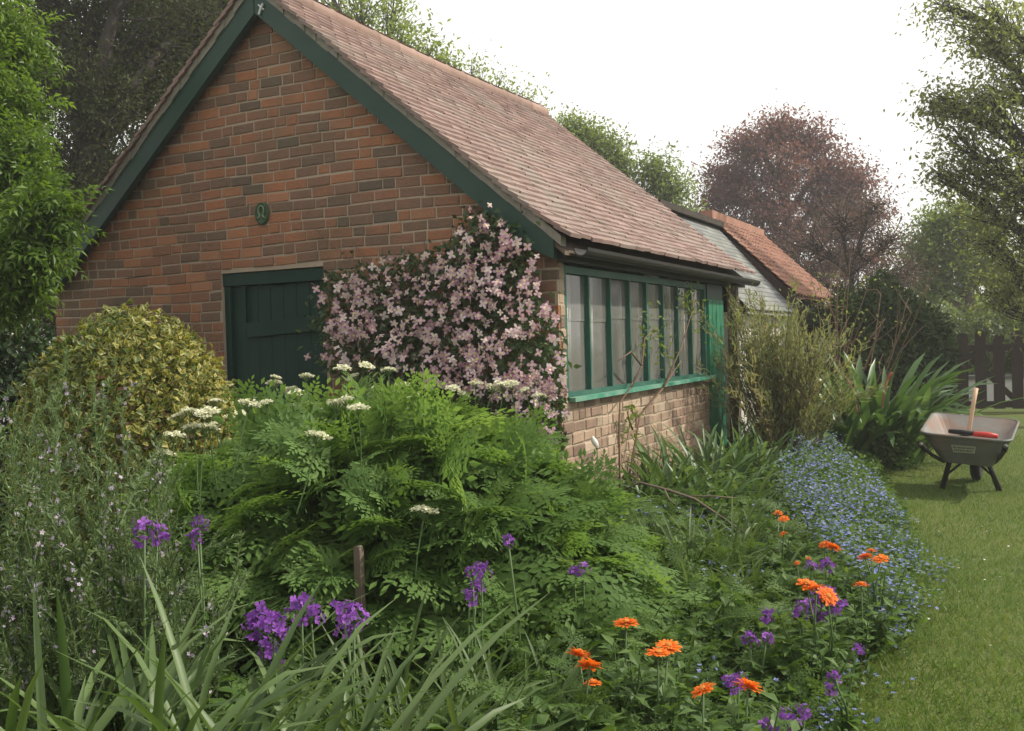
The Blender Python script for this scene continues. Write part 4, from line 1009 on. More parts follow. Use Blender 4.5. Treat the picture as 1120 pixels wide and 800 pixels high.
for k in range(120):
    a = R_.uniform(0, 2 * PI); r_ = R_.random() ** .5 * .8
    e = camr * math.cos(a) * r_ + camf * math.sin(a) * r_ * .7; e = e + np.array([0, 0, .62 * cic_top(e @ camr) + .1])
    mb.tube([e * [.35, .35, 0], e * [.7, .7, .55], e], [.010, .008, .005], 5, cap=False)
mb.build('stem', m_stem, cic, True)
def umbel_mesh(seed):
    r = np.random.default_rng(seed); mb = MB(); pts = []
    for k in range(13):
        a = k * 2.4; q = math.sqrt((k + .5) / 13); tip = np.array([q * .042 * math.cos(a), q * .042 * math.sin(a), .045 - .012 * q * q])
        mb.tube([(0, 0, 0), tip * [.5, .5, .6], tip], .0014, 4, .5, 1, cap=False)
        m_ = 16; pts.append(tip + r.normal(0, .0065, (m_, 3)) * [1, 1, .6] + [0, 0, .003])
    p = np.concatenate(pts); n_ = len(p)
    mb.scatter(FIVE, p, az(n_), unit(r.normal(0, .5, (n_, 3)) + [0, 0, 1]), r.uniform(.004, .0065, n_), r.uniform(.3, 1, n_), 0)
    mb.tube([(0, 0, 0), (.004, .004, -.12), (0, 0, -.26)], .003, 5, .5, 1)
    return mb.mesh('umbel', [m_cream, m_stem], False)
um = [umbel_mesh(s) for s in range(3)]
UMB = [(197,462),(208,458),(228,462),(238,474),(225,478),(270,452),(300,427),(318,436),(326,440),(305,467),(345,487),(378,445),(355,458),(368,453),(392,455),(401,440),(470,430),(495,432),(550,430),(505,437),(560,428),(388,418),(425,412),(463,570),(180,505),(170,512),(335,418),(300,418),(538,432),(440,428),(250,462),(262,458),(212,476),(190,486),(280,440),(292,446),(325,450),(340,452),(410,432),(375,410),(398,406),(520,426),(575,432),(590,440),(455,440),(235,445)]
for i, (x, y) in enumerate(UMB):
    d_ = 4.15
    for _ in range(6):
        uu = (P(x, y, d_) - cc) @ camr; zt_ = float(cic_top(uu)) + .13 + .05 * (i % 3 - 1); yh = px_of(np.append(ray(x, 400)[:2] * 50, H))[1]
        d_ = float(np.clip((H - zt_) * F / max(20, y - yh), 3.55, 4.75))
    if y > 480: d_ = 3.45
    o = bpy.data.objects.new('flower_head', um[i % 3]); COL.objects.link(o); o.parent = cic
    o.location = Vector(P(x, y, d_) - cc); s_ = R_.uniform(.7, 1.1) * (1.0 if i < 25 else .8); o.scale = (s_, s_, s_); o.rotation_euler = (R_.normal(0, .2), R_.normal(0, .2), R_.uniform(0, 6))
# wooden stakes by the mound
for (x, y0_, y1_, d_, lab) in ((392, 597, 660, 3.42, 'weathered wooden stake standing in front of the ferny mound'), (486, 600, 620, 3.62, 'short thin wooden stake deep in the shade of the ferny mound')):
    tp = P(x, y0_, d_); t = thing('garden_stake', lab, 'stake', loc=(tp[0], tp[1], 0))
    mb = MB(); mb.prism([(-.013, 0), (.013, 0), (.013, tp[2] - .012), (.004, tp[2]), (-.013, tp[2] - .004)], lambda p, k: (p[0], .012 if k else -.012, p[1])); mb.build('post', m_oldwood, t)

# ------------------------------------------------------------------ golden variegated dome
ml_var = mat_leaf('variegated_leaf', [(.035,.07,.014), (.06,.10,.02), (.16,.17,.035), (.30,.27,.06), (.40,.35,.11)], .3, .45, spec=.35)
dc = foot(141, 5.3)
dome = leafy_mass('golden_euonymus', 'clipped dome of golden yellow variegated leaves in front of the brick gable', 'shrub',
           [(np.array([dc[0], dc[1], .75]), (.60, .56, .82))], 19000, .042, ml_var, tpl=VARIEG, depthf=.25, tint=(.35, .16), seed=41, stems=12, up=.1, jag=.012)

# ------------------------------------------------------------------ pink clematis on the gable
ml_clem = mat_leaf('clematis_leaf', [(.028,.052,.016), (.048,.082,.024), (.085,.125,.04)], .3, .5)
m_pink = mat_petal('pink_petal', [(.36,.19,.25), (.53,.33,.40), (.67,.48,.54), (.76,.64,.67)], .35)
m_stamen = mat_petal('stamen', [(.55,.50,.22), (.7,.62,.3)], .1)
POLY = [(344,312),(362,293),(440,283),(488,268),(515,236),(545,240),(575,262),(592,325),(610,340),(618,380),(622,440),(618,482),(600,492),(580,470),(520,440),(440,405),(400,400),(352,396),(340,360)]
clem = thing('pink_clematis', 'pink flowering clematis trained over the right side of the brick gable', 'climber', loc=(-3.3, Y0 - .1, 0))
c0 = np.array([-3.3, Y0 - .1, 0])
def clem_pts(n_, seed, off0, off1, poly=POLY):
    R2 = np.random.default_rng(seed); x = R2.uniform(330, 625, n_ * 4); y = R2.uniform(225, 495, n_ * 4)
    k = in_poly(x, y, poly); x, y = x[k][:n_], y[k][:n_]; jj = (R2.random(len(x)) < .3)[:, None] * R2.normal(0, 9, (len(x), 2)); x = x + jj[:, 0]; y = y + jj[:, 1]
    out = []
    for a, b_ in zip(x, y):
        bul = .10 + .20 * math.exp(-((b_ - 420) / 90) ** 2); out.append(onY(a, b_, Y0 - R2.uniform(off0, off1) - bul))
    return np.array(out), x, y
LPOLY = [(348,318),(365,298),(440,280),(490,268),(510,232),(545,228),(578,255),(590,320),(606,345),(614,380),(618,440),(616,500),(596,510),(560,500),(420,440),(352,400),(343,360)]
lp, lx, ly = clem_pts(6500, 5, -.10, .10, LPOLY); n_ = len(lp); R_ = np.random.default_rng(6)
mb = MB(); mb.scatter(LEAF, lp - c0, unit(R_.normal(0, .7, (n_, 3)) + [0, -.3, -.3]), unit(R_.normal(0, .5, (n_, 3)) + [0, -.8, .6]), R_.uniform(.035, .07, n_), np.clip(R_.normal(.4, .22, n_), 0, 1))
mb.build('leaves', ml_clem, clem)
mb = MB()
for k in range(26):
    s = np.linspace(0, 1, 9); xa = -2.95 + R_.normal(0, .12); xb = R_.uniform(-4.4, -2.65); zb = R_.uniform(1.2, 2.2)
    mb.tube(np.stack([xa + (xb - xa) * s ** 1.5 + .05 * np.sin(s * 9 + k), Y0 - .05 - .12 * np.sin(s * PI) + 0 * s, zb * s ** .8], 1) - c0, np.linspace(.012, .004, 9), 5)
mb.build('stem', m_brownstem, clem, True)
def clem_mesh(seed):
    r = np.random.default_rng(seed); mb = MB(); t_ = .08 + .14 * seed
    for k in range(4):
        a = k * PI / 2 + r.normal(0, .12); d = np.array([math.cos(a), math.sin(a), 0]); 
        mb.scatter(fix([(-.10,0,0),(.10,0,0),(.34,.55,.10),(0,.6,.05),(-.34,.55,.10),(.2,.95,.06),(0,1.02,.02),(-.2,.95,.06)], [(0,1,2,3),(0,3,4,4) if 0 else (0,3,4,0) if 0 else (0,1,3,4),(3,2,5,6),(4,3,6,7)]), np.zeros((1, 3)), d, np.array([0, 0, 1.]) + r.normal(0, .15, 3), .034 * r.uniform(.9, 1.1), t_ + r.normal(0, .08))
    mb.tube([(0, 0, 0), (0, 0, .008)], [.006, .008], 7, .6, 1)
    return mb.mesh('clematis_flower', [m_pink, m_stamen], False)
cm = [clem_mesh(s) for s in range(7)]
fp, fx, fy = clem_pts(1500, 15, .06, .24)
keep = []; R_ = np.random.default_rng(16)
for i in range(len(fp)):           # flowers gather in trusses, with bare leafy gaps between
    dens = .5 + .5 * math.sin(fx[i] * .045 + 1.2 * math.sin(fy[i] * .05)) * math.cos(fy[i] * .06 + fx[i] * .02)
    thin = 1.0 if fx[i] > 490 or fy[i] > 300 else .45
    if fx[i] < 440 and fy[i] < 300: thin = .6
    if fx[i] > 590: thin = .7
    if R_.random() < (.24 + .74 * dens) * thin: keep.append(i)
keep = keep[:880]
order = sorted(keep, key=lambda i: fp[i][1] + 0.3 * abs(fx[i] - 560) / 200)
from mathutils import Matrix as MX
rest = MB(); PT = fix([(-.10,0,0),(.10,0,0),(.34,.55,.10),(-.34,.55,.10),(.18,1,.04),(-.18,1,.04)], [(0,1,2,3),(3,2,4,5)])
for j, i in enumerate(order):
    nrm = unit(np.array([R_.normal(0.15, .65), -1.0, R_.normal(.1, .6)]))
    if j < 100:
        o = bpy.data.objects.new('flower', cm[j % 7]); COL.objects.link(o); o.parent = clem
        o.location = Vector(fp[i] - c0); o.rotation_mode = 'QUATERNION'
        q = Vector(nrm).to_track_quat('Z', 'Y'); o.rotation_quaternion = q; s_ = R_.uniform(.62, 1.0); o.scale = (s_, s_, s_ * R_.uniform(.6, 3.0))
    else:
        aa = R_.uniform(0, PI); sd = unit(np.cross(nrm, [0.1, 0, 1])); up = np.cross(nrm, sd); t_ = R_.uniform(.0, 1.); s_ = R_.uniform(.019, .034)
        for k in range(4):
            a = aa + k * PI / 2 + R_.normal(0, .1); rest.scatter(PT, fp[i][None] - c0, sd * math.cos(a) + up * math.sin(a), nrm, s_, t_, 0)
        rest.scatter(FIVE, fp[i][None] - c0 + nrm * .006, sd, nrm, .009, .5, 1)
tag(rest.build('flower', [m_pink, m_stamen], clem), kind='stuff')

# ------------------------------------------------------------------ rosemary
ml_ros = mat_leaf('rosemary_needle', [(.075,.115,.045), (.12,.175,.07), (.17,.23,.11)], .35, .55)
m_lilac = mat_petal('lilac_petal', [(.30,.25,.34), (.42,.36,.46), (.54,.45,.52)], .3)
rb_ = foot(70, 2.9)
ros = thing('rosemary_bush', 'upright rosemary bush with needle leaves and pale lilac flowers at the left edge', 'shrub', loc=rb_)
R_ = np.random.default_rng(61); sm = MB(); NP, NT, NS = [], [], []; FP, FN = [], []
def ros_shoot(c_, m_, fl):
    k_ = len(c_) - 1; t_ = R_.random(m_); ii = np.minimum(k_ - 1, (t_ * k_).astype(int)); f_ = (t_ * k_ - ii)[:, None]
    NP.append(c_[ii] * (1 - f_) + c_[ii + 1] * f_); tg = unit(c_[ii + 1] - c_[ii]); NT.append(unit(tg * .8 + R_.normal(0, .6, (m_, 3)))); NS.append(R_.uniform(.018, .034, m_) * (1.1 - .4 * t_))
    if fl:
        m_ = R_.integers(6, 20); lo = R_.uniform(.1, .7); t_ = np.clip(R_.uniform(lo, lo + .35, m_), 0, .99); ii = (t_ * k_).astype(int); f_ = (t_ * k_ - ii)[:, None]
        FP.append(c_[ii] * (1 - f_) + c_[ii + 1] * f_ + R_.normal(0, .009, (m_, 3))); FN.append(unit(R_.normal(0, .8, (m_, 3)) - camf * .4 + [0, 0, .3]))
for k in range(98):
    a = R_.uniform(0, 2 * PI); rr_ = math.sqrt(R_.random())
    u, v_ = math.cos(a) * rr_, math.sin(a) * rr_
    tipu = u * .50 - .09 + R_.normal(0, .05); top_ = np.interp(tipu, [-.5, -.2, -.05, .12, .3, .55], [1.30, 1.24, 1.30, 1.10, .90, .66]) * R_.uniform(.6, 1.03)
    tip = camr * tipu + camf * v_ * .35 + np.array([0, 0, top_]); st = camr * u * .30 + camf * v_ * .2
    md_ = (st + tip) / 2 + camr * (u * .12 + R_.normal(0, .07)) + camf * R_.normal(0, .07); s = np.linspace(0, 1, 9)[:, None]; c_ = (1 - s) ** 2 * st + 2 * s * (1 - s) * md_ + s ** 2 * tip
    sm.tube(c_, np.linspace(.004, .0012, 9), 4, cap=False); ros_shoot(c_[3:], 120, R_.random() < .45)
    for j in range(7):
        i0 = R_.integers(2, 8); b0 = c_[i0]; L_ = R_.uniform(.10, .28); d_ = unit(unit(c_[i0 + 1] - c_[i0]) * .8 + R_.normal(0, .45, 3)); e_ = b0 + d_ * L_ + [0, 0, .05]
        q = np.stack([b0, (b0 + e_) / 2 + R_.normal(0, .012, 3), e_]); sm.tube(q, [.002, .0015, .001], 3, cap=False); ros_shoot(q, int(60 + L_ * 160), R_.random() < .28)
sm.build('stem', m_stem, ros, True)
q = np.concatenate(NP); mb = MB(); mb.scatter(NEEDLE, q, np.concatenate(NT), unit(R_.normal(0, .6, (len(q), 3)) + [0, 0, 1]), np.concatenate(NS), np.clip(R_.normal(.45, .2, len(q)), 0, 1)); mb.build('needles', ml_ros, ros)
q = np.concatenate(FP); mb = MB(); mb.scatter(FIVE, q, rand_dirs(len(q)), np.concatenate(FN), R_.uniform(.004, .0075, len(q)), R_.random(len(q))); tag(mb.build('flower', m_lilac, ros), kind='stuff')

# ------------------------------------------------------------------ wispy shrub past the windows
ml_wisp = mat_leaf('wispy_leaf', [(.10,.125,.05), (.155,.18,.08), (.21,.225,.11), (.24,.205,.125)], .45, .55)
wc = foot(852, 9.3)
ws = thing('tamarisk_shrub', 'feathery grey green shrub between the shed porch and the hedge', 'shrub', loc=wc)
R_ = np.random.default_rng(62); sm = MB(); NP, NT, NS, NC = [], [], [], []
for k in range(190):
    u, v_ = R_.normal(0, .20), R_.normal(0, .25)
    top_ = R_.uniform(.5, 1.0) * np.interp(u, [-.6, -.3, 0, .3, .6], [1.6, 1.95, 1.85, 1.5, .9])
    tip = camr * (u * 1.4) + camf * v_ * 1.3 + np.array([0, 0, top_]); st = camr * u * .2 + camf * v_ * .2
    md_ = (st + tip) / 2 + [0, 0, .2] + R_.normal(0, .05, 3); s = np.linspace(0, 1, 8)[:, None]
    tip = tip + (camr * u + camf * v_) * .3 - [0, 0, .08]
    c_ = (1 - s) ** 2 * st + 2 * s * (1 - s) * md_ + s ** 2 * tip; sm.tube(c_, np.linspace(.006, .0015, 8), 4, cap=False)
    m_ = 95; t_ = .2 + .8 * R_.random(m_); ii = np.minimum(6, (t_ * 7).astype(int)); f_ = (t_ * 7 - ii)[:, None]
    NP.append(c_[ii] * (1 - f_) + c_[ii + 1] * f_ + R_.normal(0, .02, (m_, 3))); NT.append(unit(unit(c_[ii + 1] - c_[ii]) * .6 + R_.normal(0, .5, (m_, 3)) + [0, 0, .25])); NS.append(R_.uniform(.04, .09, m_)); NC.append(np.full(m_, np.clip(R_.normal(.45, .2), 0, 1)))
sm.build('stem', m_brownstem, ws, True)
q = np.concatenate(NP); mb = MB(); mb.scatter(NEEDLE, q, np.concatenate(NT), unit(R_.normal(0, .6, (len(q), 3)) + [0, 0, 1]), np.concatenate(NS), np.clip(np.concatenate(NC) + R_.normal(0, .12, len(q)), 0, 1)); mb.build('foliage', ml_wisp, ws)

# ------------------------------------------------------------------ rose stems against the low side wall
rs = thing('climbing_rose', 'thin climbing rose with two bare stems against the buff brick side wall', 'climber', loc=(X1 + .08, 6.9, 0))
def sidept(px, py, off=.07):
    r_ = ray(px, py); t_ = (X1 + off) / r_[0]; v = r_ * t_; return np.array([v[0], v[1], v[2] + H])
c0 = np.array([X1 + .08, 6.9, 0]); mb = MB()
for path in ([(676,500),(677,470),(678,440),(690,424),(692,418)], [(678,486),(700,455),(725,425),(738,405),(745,395)], [(690,424),(702,400),(705,370),(716,360)], [(725,425),(745,380),(757,340),(760,320)], [(702,400),(690,385),(676,395)], [(692,470),(688,460),(686,450)]):
    q = np.array([sidept(x, y) for x, y in path]) - c0; q[0][2] = max(0, q[0][2] - (.5 if path[0][1] > 480 else 0)); mb.tube(q, np.linspace(.009, .004, len(q)), 5)
mb.build('stem', m_brownstem, rs, True)
mb = MB(); R_ = np.random.default_rng(63)
for (x, y, n_, sp) in ((690,462,26,.06),(692,452,20,.05),(686,470,18,.06),(715,365,30,.10),(705,362,24,.08),(725,375,22,.08),(755,325,32,.08),(760,340,28,.08),(768,355,18,.08),(750,330,16,.06),(735,400,8,.06)):
    p = sidept(x, y) - c0 + R_.normal(0, sp, (n_, 3)) * [.5, 1, 1]; mb.scatter(LEAF, p, rand_dirs(n_), unit(R_.normal(0, .5, (n_, 3)) + [.6, -.3, .5]), R_.uniform(.035, .06, n_), R_.random(n_))
mb.build('leaves', ml_mid, rs)

# ------------------------------------------------------------------ flower bed planting
ml_cov = mat_leaf('bed_leaf', [(.04,.08,.017), (.06,.115,.025), (.095,.16,.037), (.13,.20,.055)], .4, .55, spec=.25)
ml_sage = mat_leaf('soft_grey_green_leaf', [(.05,.095,.022), (.08,.14,.034), (.115,.18,.05)], .4, .6, spec=.2)
def bed_pts(n_, seed, ymin, ymax, xmin=-3.2):
    R2 = np.random.default_rng(seed); y = R2.uniform(ymin, ymax, n_ * 3); x = R2.uniform(xmin, -.4, n_ * 3)
    k = in_poly(x, y, EDGE + [(-8.5, 13.6), (-8.5, 1.5)]); return x[k][:n_], y[k][:n_]
def cover(name, label, n_, seed, ymin, ymax, hmin, hmax, leaf, mleaf, tpl, xmin=-3.2, tilt=.5, xfall=True, cat='ground cover'):
    R2 = np.random.default_rng(seed); x, y = bed_pts(n_, seed, ymin, ymax, xmin); m_ = len(x)
    ed = np.interp(y, [p[1] for p in EDGE], [p[0] for p in EDGE]) - x
    z = .07 + (hmin + (hmax - hmin) * (.5 + .5 * np.sin(x * 5.1 + 1.7 * np.sin(y * 3.3)) * np.sin(y * 4.3 + x * 2))) * np.clip(.25 + ed * 1.6, .2, 1) * (.35 + .65 * R2.random(m_) ** .6)
    mb = MB(); mb.scatter(tpl, np.stack([x, y, z], 1), unit(az(m_) + np.array([0, 0, 1]) * R2.normal(.35, .4, m_)[:, None]), unit(R2.normal(0, tilt, (m_, 3)) + [0, 0, 1]), R2.uniform(.6, 1.3, m_) * leaf,
                          np.clip(R2.normal(.45, .2, m_) + .15 * np.sin(x * 7 + y * 5), 0, 1))
    return tag(mb.build(name, mleaf), label, cat, kind='stuff')
cover('ground_cover', 'mixed low green leaves filling the flower bed', 42000, 71, 1.7, 11.5, .10, .30, .055, ml_cov, BROAD, xmin=-5.5)
cover('ferny_ground_cover', 'fine cut ferny leaves filling the front of the flower bed', 3600, 72, 1.9, 6.5, .12, .32, .13, ml_sage, FERN_S[0], xmin=-3.4)
cover('small_leaved_cover', 'tiny leaves carpeting the bed towards the lawn', 26000, 73, 2.2, 9.5, .06, .24, .030, ml_sage, LEAF, xmin=-2.2)
# mixed taller leafy perennials
ml_per = mat_leaf('perennial_leaf', [(.05,.10,.02), (.08,.15,.03), (.12,.20,.045)], .45, .55, spec=.25)
def leafy_plant(name, label, cat, base, n_, rad, hgt_, leaf, mleaf, tpl, seed, group=None):
    R2 = np.random.default_rng(seed); root = thing(name, label, cat, group, loc=base); sm, mb = MB(), MB()
    for k in range(max(5, n_ // 14)):
        a = R2.uniform(0, 2 * PI); r_ = rad * math.sqrt(R2.random()); hh = hgt_ * R2.uniform(.55, 1.05) * (1 - .35 * (r_ / rad) ** 2)
        tip = np.array([r_ * math.cos(a), r_ * math.sin(a), hh]); st = tip * [.3, .3, 0]; md_ = (st + tip) / 2 + [0, 0, .04]
        sm.tube([st, md_, tip], [.005, .004, .002], 4, cap=False)
        m_ = 14; t_ = R2.uniform(.15, 1.0, m_)[:, None]; p = st + (tip - st) * t_ + R2.normal(0, .015, (m_, 3))
        mb.scatter(tpl, p, unit(az(m_) + np.array([0, 0, 1]) * R2.normal(.3, .3, m_)[:, None]), unit(R2.normal(0, .35, (m_, 3)) + [0, 0, 1]), leaf * R2.uniform(.6, 1.2, m_) * (1.15 - .5 * t_[:, 0]), np.clip(R2.normal(.45, .2, m_), 0, 1))
    sm.build('stem', m_stem, root, True); mb.build('leaves', mleaf, root)
    return root
R_ = np.random.default_rng(81)
for i, (px, d, h_) in enumerate([(560,3.3,.42),(610,3.2,.40),(520,3.4,.42),(660,3.1,.36),(590,3.7,.44),(640,3.7,.40),(700,3.7,.38),(690,2.9,.34),(640,2.75,.34),(560,2.8,.36),(760,3.2,.30),(760,3.9,.36),(830,3.6,.28),(800,2.9,.26),(860,4.0,.28),(700,4.4,.38),(630,4.2,.40)]):
    leafy_plant('leafy_perennial', 'bushy green perennial with cut leaves in the middle of the flower bed', 'plant', foot(px, d), 170, .20, h_, .10 if i % 2 else .075, ml_per if i % 3 else ml_sage, FERN_S[i % 2] if i % 2 else LEAF, 300 + i, 'leafy perennials in the bed')
leafy_plant('foxglove_rosette', 'large broad oval leaf rosette low at the bottom centre of the bed', 'plant', foot(630, 2.75), 40, .16, .34, .20, ml_cov, BROAD, 341)
leafy_plant('foxglove_rosette', 'broad grey green leaf rosette between the orange flowers on the right', 'plant', foot(712, 3.25), 30, .10, .36, .17, ml_sage, BROAD, 342)
leafy_plant('lupin_plant', 'yellowish broad leaved plant in front of the rosemary', 'plant', foot(130, 2.7), 60, .18, .58, .11, ml_per, BROAD, 343)
leafy_plant('lupin_plant', 'yellowish broad leaved plant between the daylilies and purple flowers', 'plant', foot(215, 2.75), 60, .18, .56, .11, ml_per, BROAD, 344)

# marigolds
m_orange = mat_petal('orange_petal', [(.62,.11,.008), (.78,.17,.012), (.88,.25,.03)], .4)
m_eye = mat_surf('flower_eye', [(.30,.09,.02), (.55,.22,.03)], .9, 200, .5, .4, 300, use_tint=False)
ml_cal = mat_leaf('marigold_leaf', [(.05,.095,.022), (.075,.14,.03), (.11,.18,.045)], .4, .5)
def marigold_meshes(seed):
    r = np.random.default_rng(seed); mb = MB(); R0 = .040
    for ring, (np_, rad, cup) in enumerate(((22, 1.0, .05), (20, .82, .20), (14, .6, .35))):
        tpl = fix([(-.06,.2,0),(.06,.2,0),(.115,.7,.06),(-.115,.7,.06),(.07,1,.0),(-.07,1,.0)], [(0,1,2,3),(3,2,4,5)], [-.25,-.25,0,0,.15,.15])
        a = np.arange(np_) * 2 * PI / np_ + r.normal(0, .07, np_) + ring * .13
        T = np.stack([np.cos(a), np.sin(a), cup + r.normal(0, .06, np_)], 1)
        mb.scatter(tpl, np.tile([[0, 0, .002 * ring]], (np_, 1)), T, np.array([0, 0, 1.]), R0 * rad * r.uniform(.78, 1.1, np_), np.clip(r.normal(.3 + .08 * seed, .16, np_), 0, 1))
    pet = mb.mesh('marigold_flower', m_orange, False)
    mb = MB(); rg = []
    for k in range(5):
        q = k / 4 * PI / 2; rg += [(.011 * math.cos(q) * math.cos(b_), .011 * math.cos(q) * math.sin(b_), .004 + .006 * math.sin(q)) for b_ in np.linspace(0, 2 * PI, 11)[:-1]]
    mb.add(rg, np.array([(k * 10 + j, k * 10 + (j + 1) % 10, (k + 1) * 10 + (j + 1) % 10, (k + 1) * 10 + j) for k in range(4) for j in range(10)]))
    return pet, mb.mesh('flower_eye', m_eye, True)
mg = [marigold_meshes(s) for s in range(6)]
MARI = [([(633,718),(645,730)], .44, 1, 'marigold with two overlapping orange blooms left of the lone orange bloom'),
        ([(685,683)], .46, 1, 'marigold with one small orange bloom above a broad grey leaf'),
        ([(720,715),(731,709)], .42, 1, 'marigold with a pair of ragged orange blooms beside the grey leaf rosette'),
        ([(769,755)], .42, 1.08, 'marigold with the largest orange bloom at the very front on a tall stem'),
        ([(818,753)], .40, 1, 'marigold with one bloom beside a purple flower at the front'),
        ([(851,562),(857,568),(857,585)], .42, .8, 'marigold with three small blooms farthest back beside the blue flowers'),
        ([(902,597),(911,600)], .42, .85, 'marigold with two flat blooms at the edge of the blue drift'),
        ([(946,610),(953,603),(963,612)], .40, .9, 'marigold with three orange red blooms nearest the lawn'),
        ([(882,641),(893,644),(905,653)], .44, 1.0, 'marigold with wide orange blooms right above the purple cluster'),
        ([(942,641)], .36, .85, 'marigold with a single bloom low beside the lawn edge'),
        ([(872,617),(884,612)], .36, .6, 'marigold with two half closed dark orange buds among the purple flowers'),
        ([(648,748)], .36, .8, 'marigold with a faded bloom drooping under the overlapping pair')]
for i, (heads, z, sc, lab) in enumerate(MARI):
    hp = [onZ(x, y, z + R_.uniform(-.015, .015)) for x, y in heads]; b0 = np.mean(hp, 0); b0[2] = .05
    back = unit([b0[0], b0[1], 0]); b0 = b0 + back * .03
    pl = thing('marigold_plant', lab, 'flower', 'orange marigolds in the bed', loc=b0)
    R2 = np.random.default_rng(500 + i); sm = MB(); lf = MB(); hh = z - .09
    for h_ in hp:
        q = h_ - b0; st = R2.normal(0, .02, 3) * [1, 1, 0]
        sm.tube([st, (st + q) / 2 + R2.normal(0, .012, 3), q], [.005, .004, .003], 5)
    for k in range(16):
        a = R2.uniform(0, 2 * PI); r_ = .17 * math.sqrt(R2.random()); tip = np.array([r_ * math.cos(a), r_ * math.sin(a), hh * R2.uniform(.5, .95)]); st = tip * [.25, .25, 0]
        sm.tube([st, (st + tip) / 2, tip], [.004, .003, .002], 4, cap=False); m_ = 15; t_ = R2.uniform(.15, 1, m_)[:, None]
        lf.scatter(LEAF, st + (tip - st) * t_, unit(az(m_) + np.array([0, 0, 1]) * R2.normal(.35, .3, m_)[:, None]), unit(R2.normal(0, .3, (m_, 3)) + [0, 0, 1]), R2.uniform(.04, .08, m_), np.clip(R2.normal(.5, .2, m_), 0, 1))
    sm.build('stem', m_stem, pl, True); lf.build('leaves', ml_cal, pl)
    for j, h_ in enumerate(hp):
        o = bpy.data.objects.new('flower', mg[(i + 2 * j) % 6][0]); COL.objects.link(o); o.parent = pl; o.location = Vector(h_ - b0)
        o.rotation_euler = (R2.normal(.08, .24), R2.normal(0, .24), R2.uniform(0, 6)); s_ = sc * R2.uniform(.8, 1.12); o.scale = (s_, s_, s_ * R2.uniform(.7, 1.6))
        if 'buds' in lab: o.scale = (s_ * .7, s_ * .7, s_ * 1.8)
        e = bpy.data.objects.new('flower_eye', mg[0][1]); COL.objects.link(e); e.parent = o; e.location = (0, 0, .004)

# purple honesty
m_purple = mat_petal('purple_petal', [(.13,.035,.24), (.22,.06,.36), (.33,.13,.48)], .35)
def honesty_mesh(seed, n_=15, rad=.038):
    r = np.random.default_rng(seed); d = unit(r.normal(size=(n_, 3)) + [0, 0, .5]); mb = MB(); p = d * rad * r.uniform(.6, 1.1, n_)[:, None] * [1, 1, 1.1]
    mb.scatter(FOUR, p, rand_dirs(n_), unit(d + r.normal(0, .3, (n_, 3))), r.uniform(.008, .016, n_), np.clip(r.normal(.5, .28, n_), 0, 1), 0)
    for q in p: mb.tube([(0, 0, -.02), q * .6, q], .0012, 3, .5, 1, cap=False)
    return mb.mesh('honesty_flower', [m_purple, m_stem], False)
hm = [honesty_mesh(s, 16 + 4 * s) for s in range(4)]
HON = [([(158,582),(172,590)], 2.75, .95, 'honesty with two bright violet flower heads in the rosemary'),
       ([(218,576),(216,590)], 2.95, .6, 'honesty with small pale violet flowers right of the rosemary'),
       ([(283,684),(298,690),(294,719)], 2.6, 1.0, 'honesty with three purple heads leftmost of the front trio'),
       ([(330,668),(340,675)], 2.7, .9, 'honesty with purple heads in the middle of the front trio'),
       ([(376,672),(381,688),(388,675)], 2.65, .95, 'honesty with purple heads rightmost of the front trio beside the stake'),
       ([(517,628),(527,627),(522,644),(514,655)], 3.2, .75, 'honesty with a tall loose purple spike in the shade under the ferny mound'),
       ([(556,593)], 3.3, .6, 'honesty with one small purple flower against the dark ferny mound'),
       ([(628,628),(638,624)], 3.6, .65, 'honesty with small purple flowers right of the ferny mound'),
       ([(885,663),(900,655),(908,662),(890,678),(878,668)], 3.75, 1.05, 'honesty with the densest purple cluster below the wide orange blooms'),
       ([(887,621),(903,620)], 4.2, .7, 'honesty with two small purple heads behind the wide orange blooms'),
       ([(838,675),(820,700),(838,700)], 3.5, .75, 'honesty with scattered dark purple heads left of the dense cluster'),
       ([(912,742),(908,756),(938,712)], 3.2, .6, 'honesty with purple heads low at the lawn edge'),
       ([(800,750),(808,748)], 3.0, .7, 'honesty with a purple head tucked between two orange blooms'),
       ([(860,787),(870,795),(840,797),(880,780)], 2.85, .65, 'honesty with purple heads at the bottom edge of the picture')]
for i, (heads, d_, sc, lab) in enumerate(HON):
    hp = [P(x, y, d_ + R_.uniform(-.06, .06)) for x, y in heads]; b0 = np.mean(hp, 0); b0 += unit([b0[0], b0[1], 0]) * .04; b0[2] = .04
    pl = thing('honesty_plant', lab, 'flower', 'purple honesty flowers in the bed', loc=b0); sm, lf = MB(), MB(); R2 = np.random.default_rng(600 + i)
    for h_ in hp:
        q = h_ - b0; st = R2.normal(0, .02, 3) * [1, 1, 0]; md_ = (st + q) / 2 + R2.normal(0, .015, 3); sm.tube([st, md_, q], [.005, .004, .003], 5)
        m_ = 12; t_ = R2.uniform(.05, .85, m_)[:, None]; lf.scatter(BROAD, st + (q - st) * t_, unit(az(m_) + np.array([0, 0, 1]) * R2.normal(.1, .3, m_)[:, None]), unit(R2.normal(0, .3, (m_, 3)) + [0, 0, 1]), R2.uniform(.04, .075, m_) * (1.3 - t_[:, 0]), np.clip(R2.normal(.45, .2, m_), 0, 1))
    sm.build('stem', m_stem, pl, True); lf.build('leaves', ml_per, pl)
    for j, h_ in enumerate(hp):
        o = bpy.data.objects.new('flower_cluster', hm[(i + j) % 4]); COL.objects.link(o); o.parent = pl; o.location = Vector(h_ - b0); s_ = sc * R2.uniform(.85, 1.15); o.scale = (s_, s_, s_); o.rotation_euler = (R2.normal(0, .3), R2.normal(0, .3), R2.uniform(0, 6))

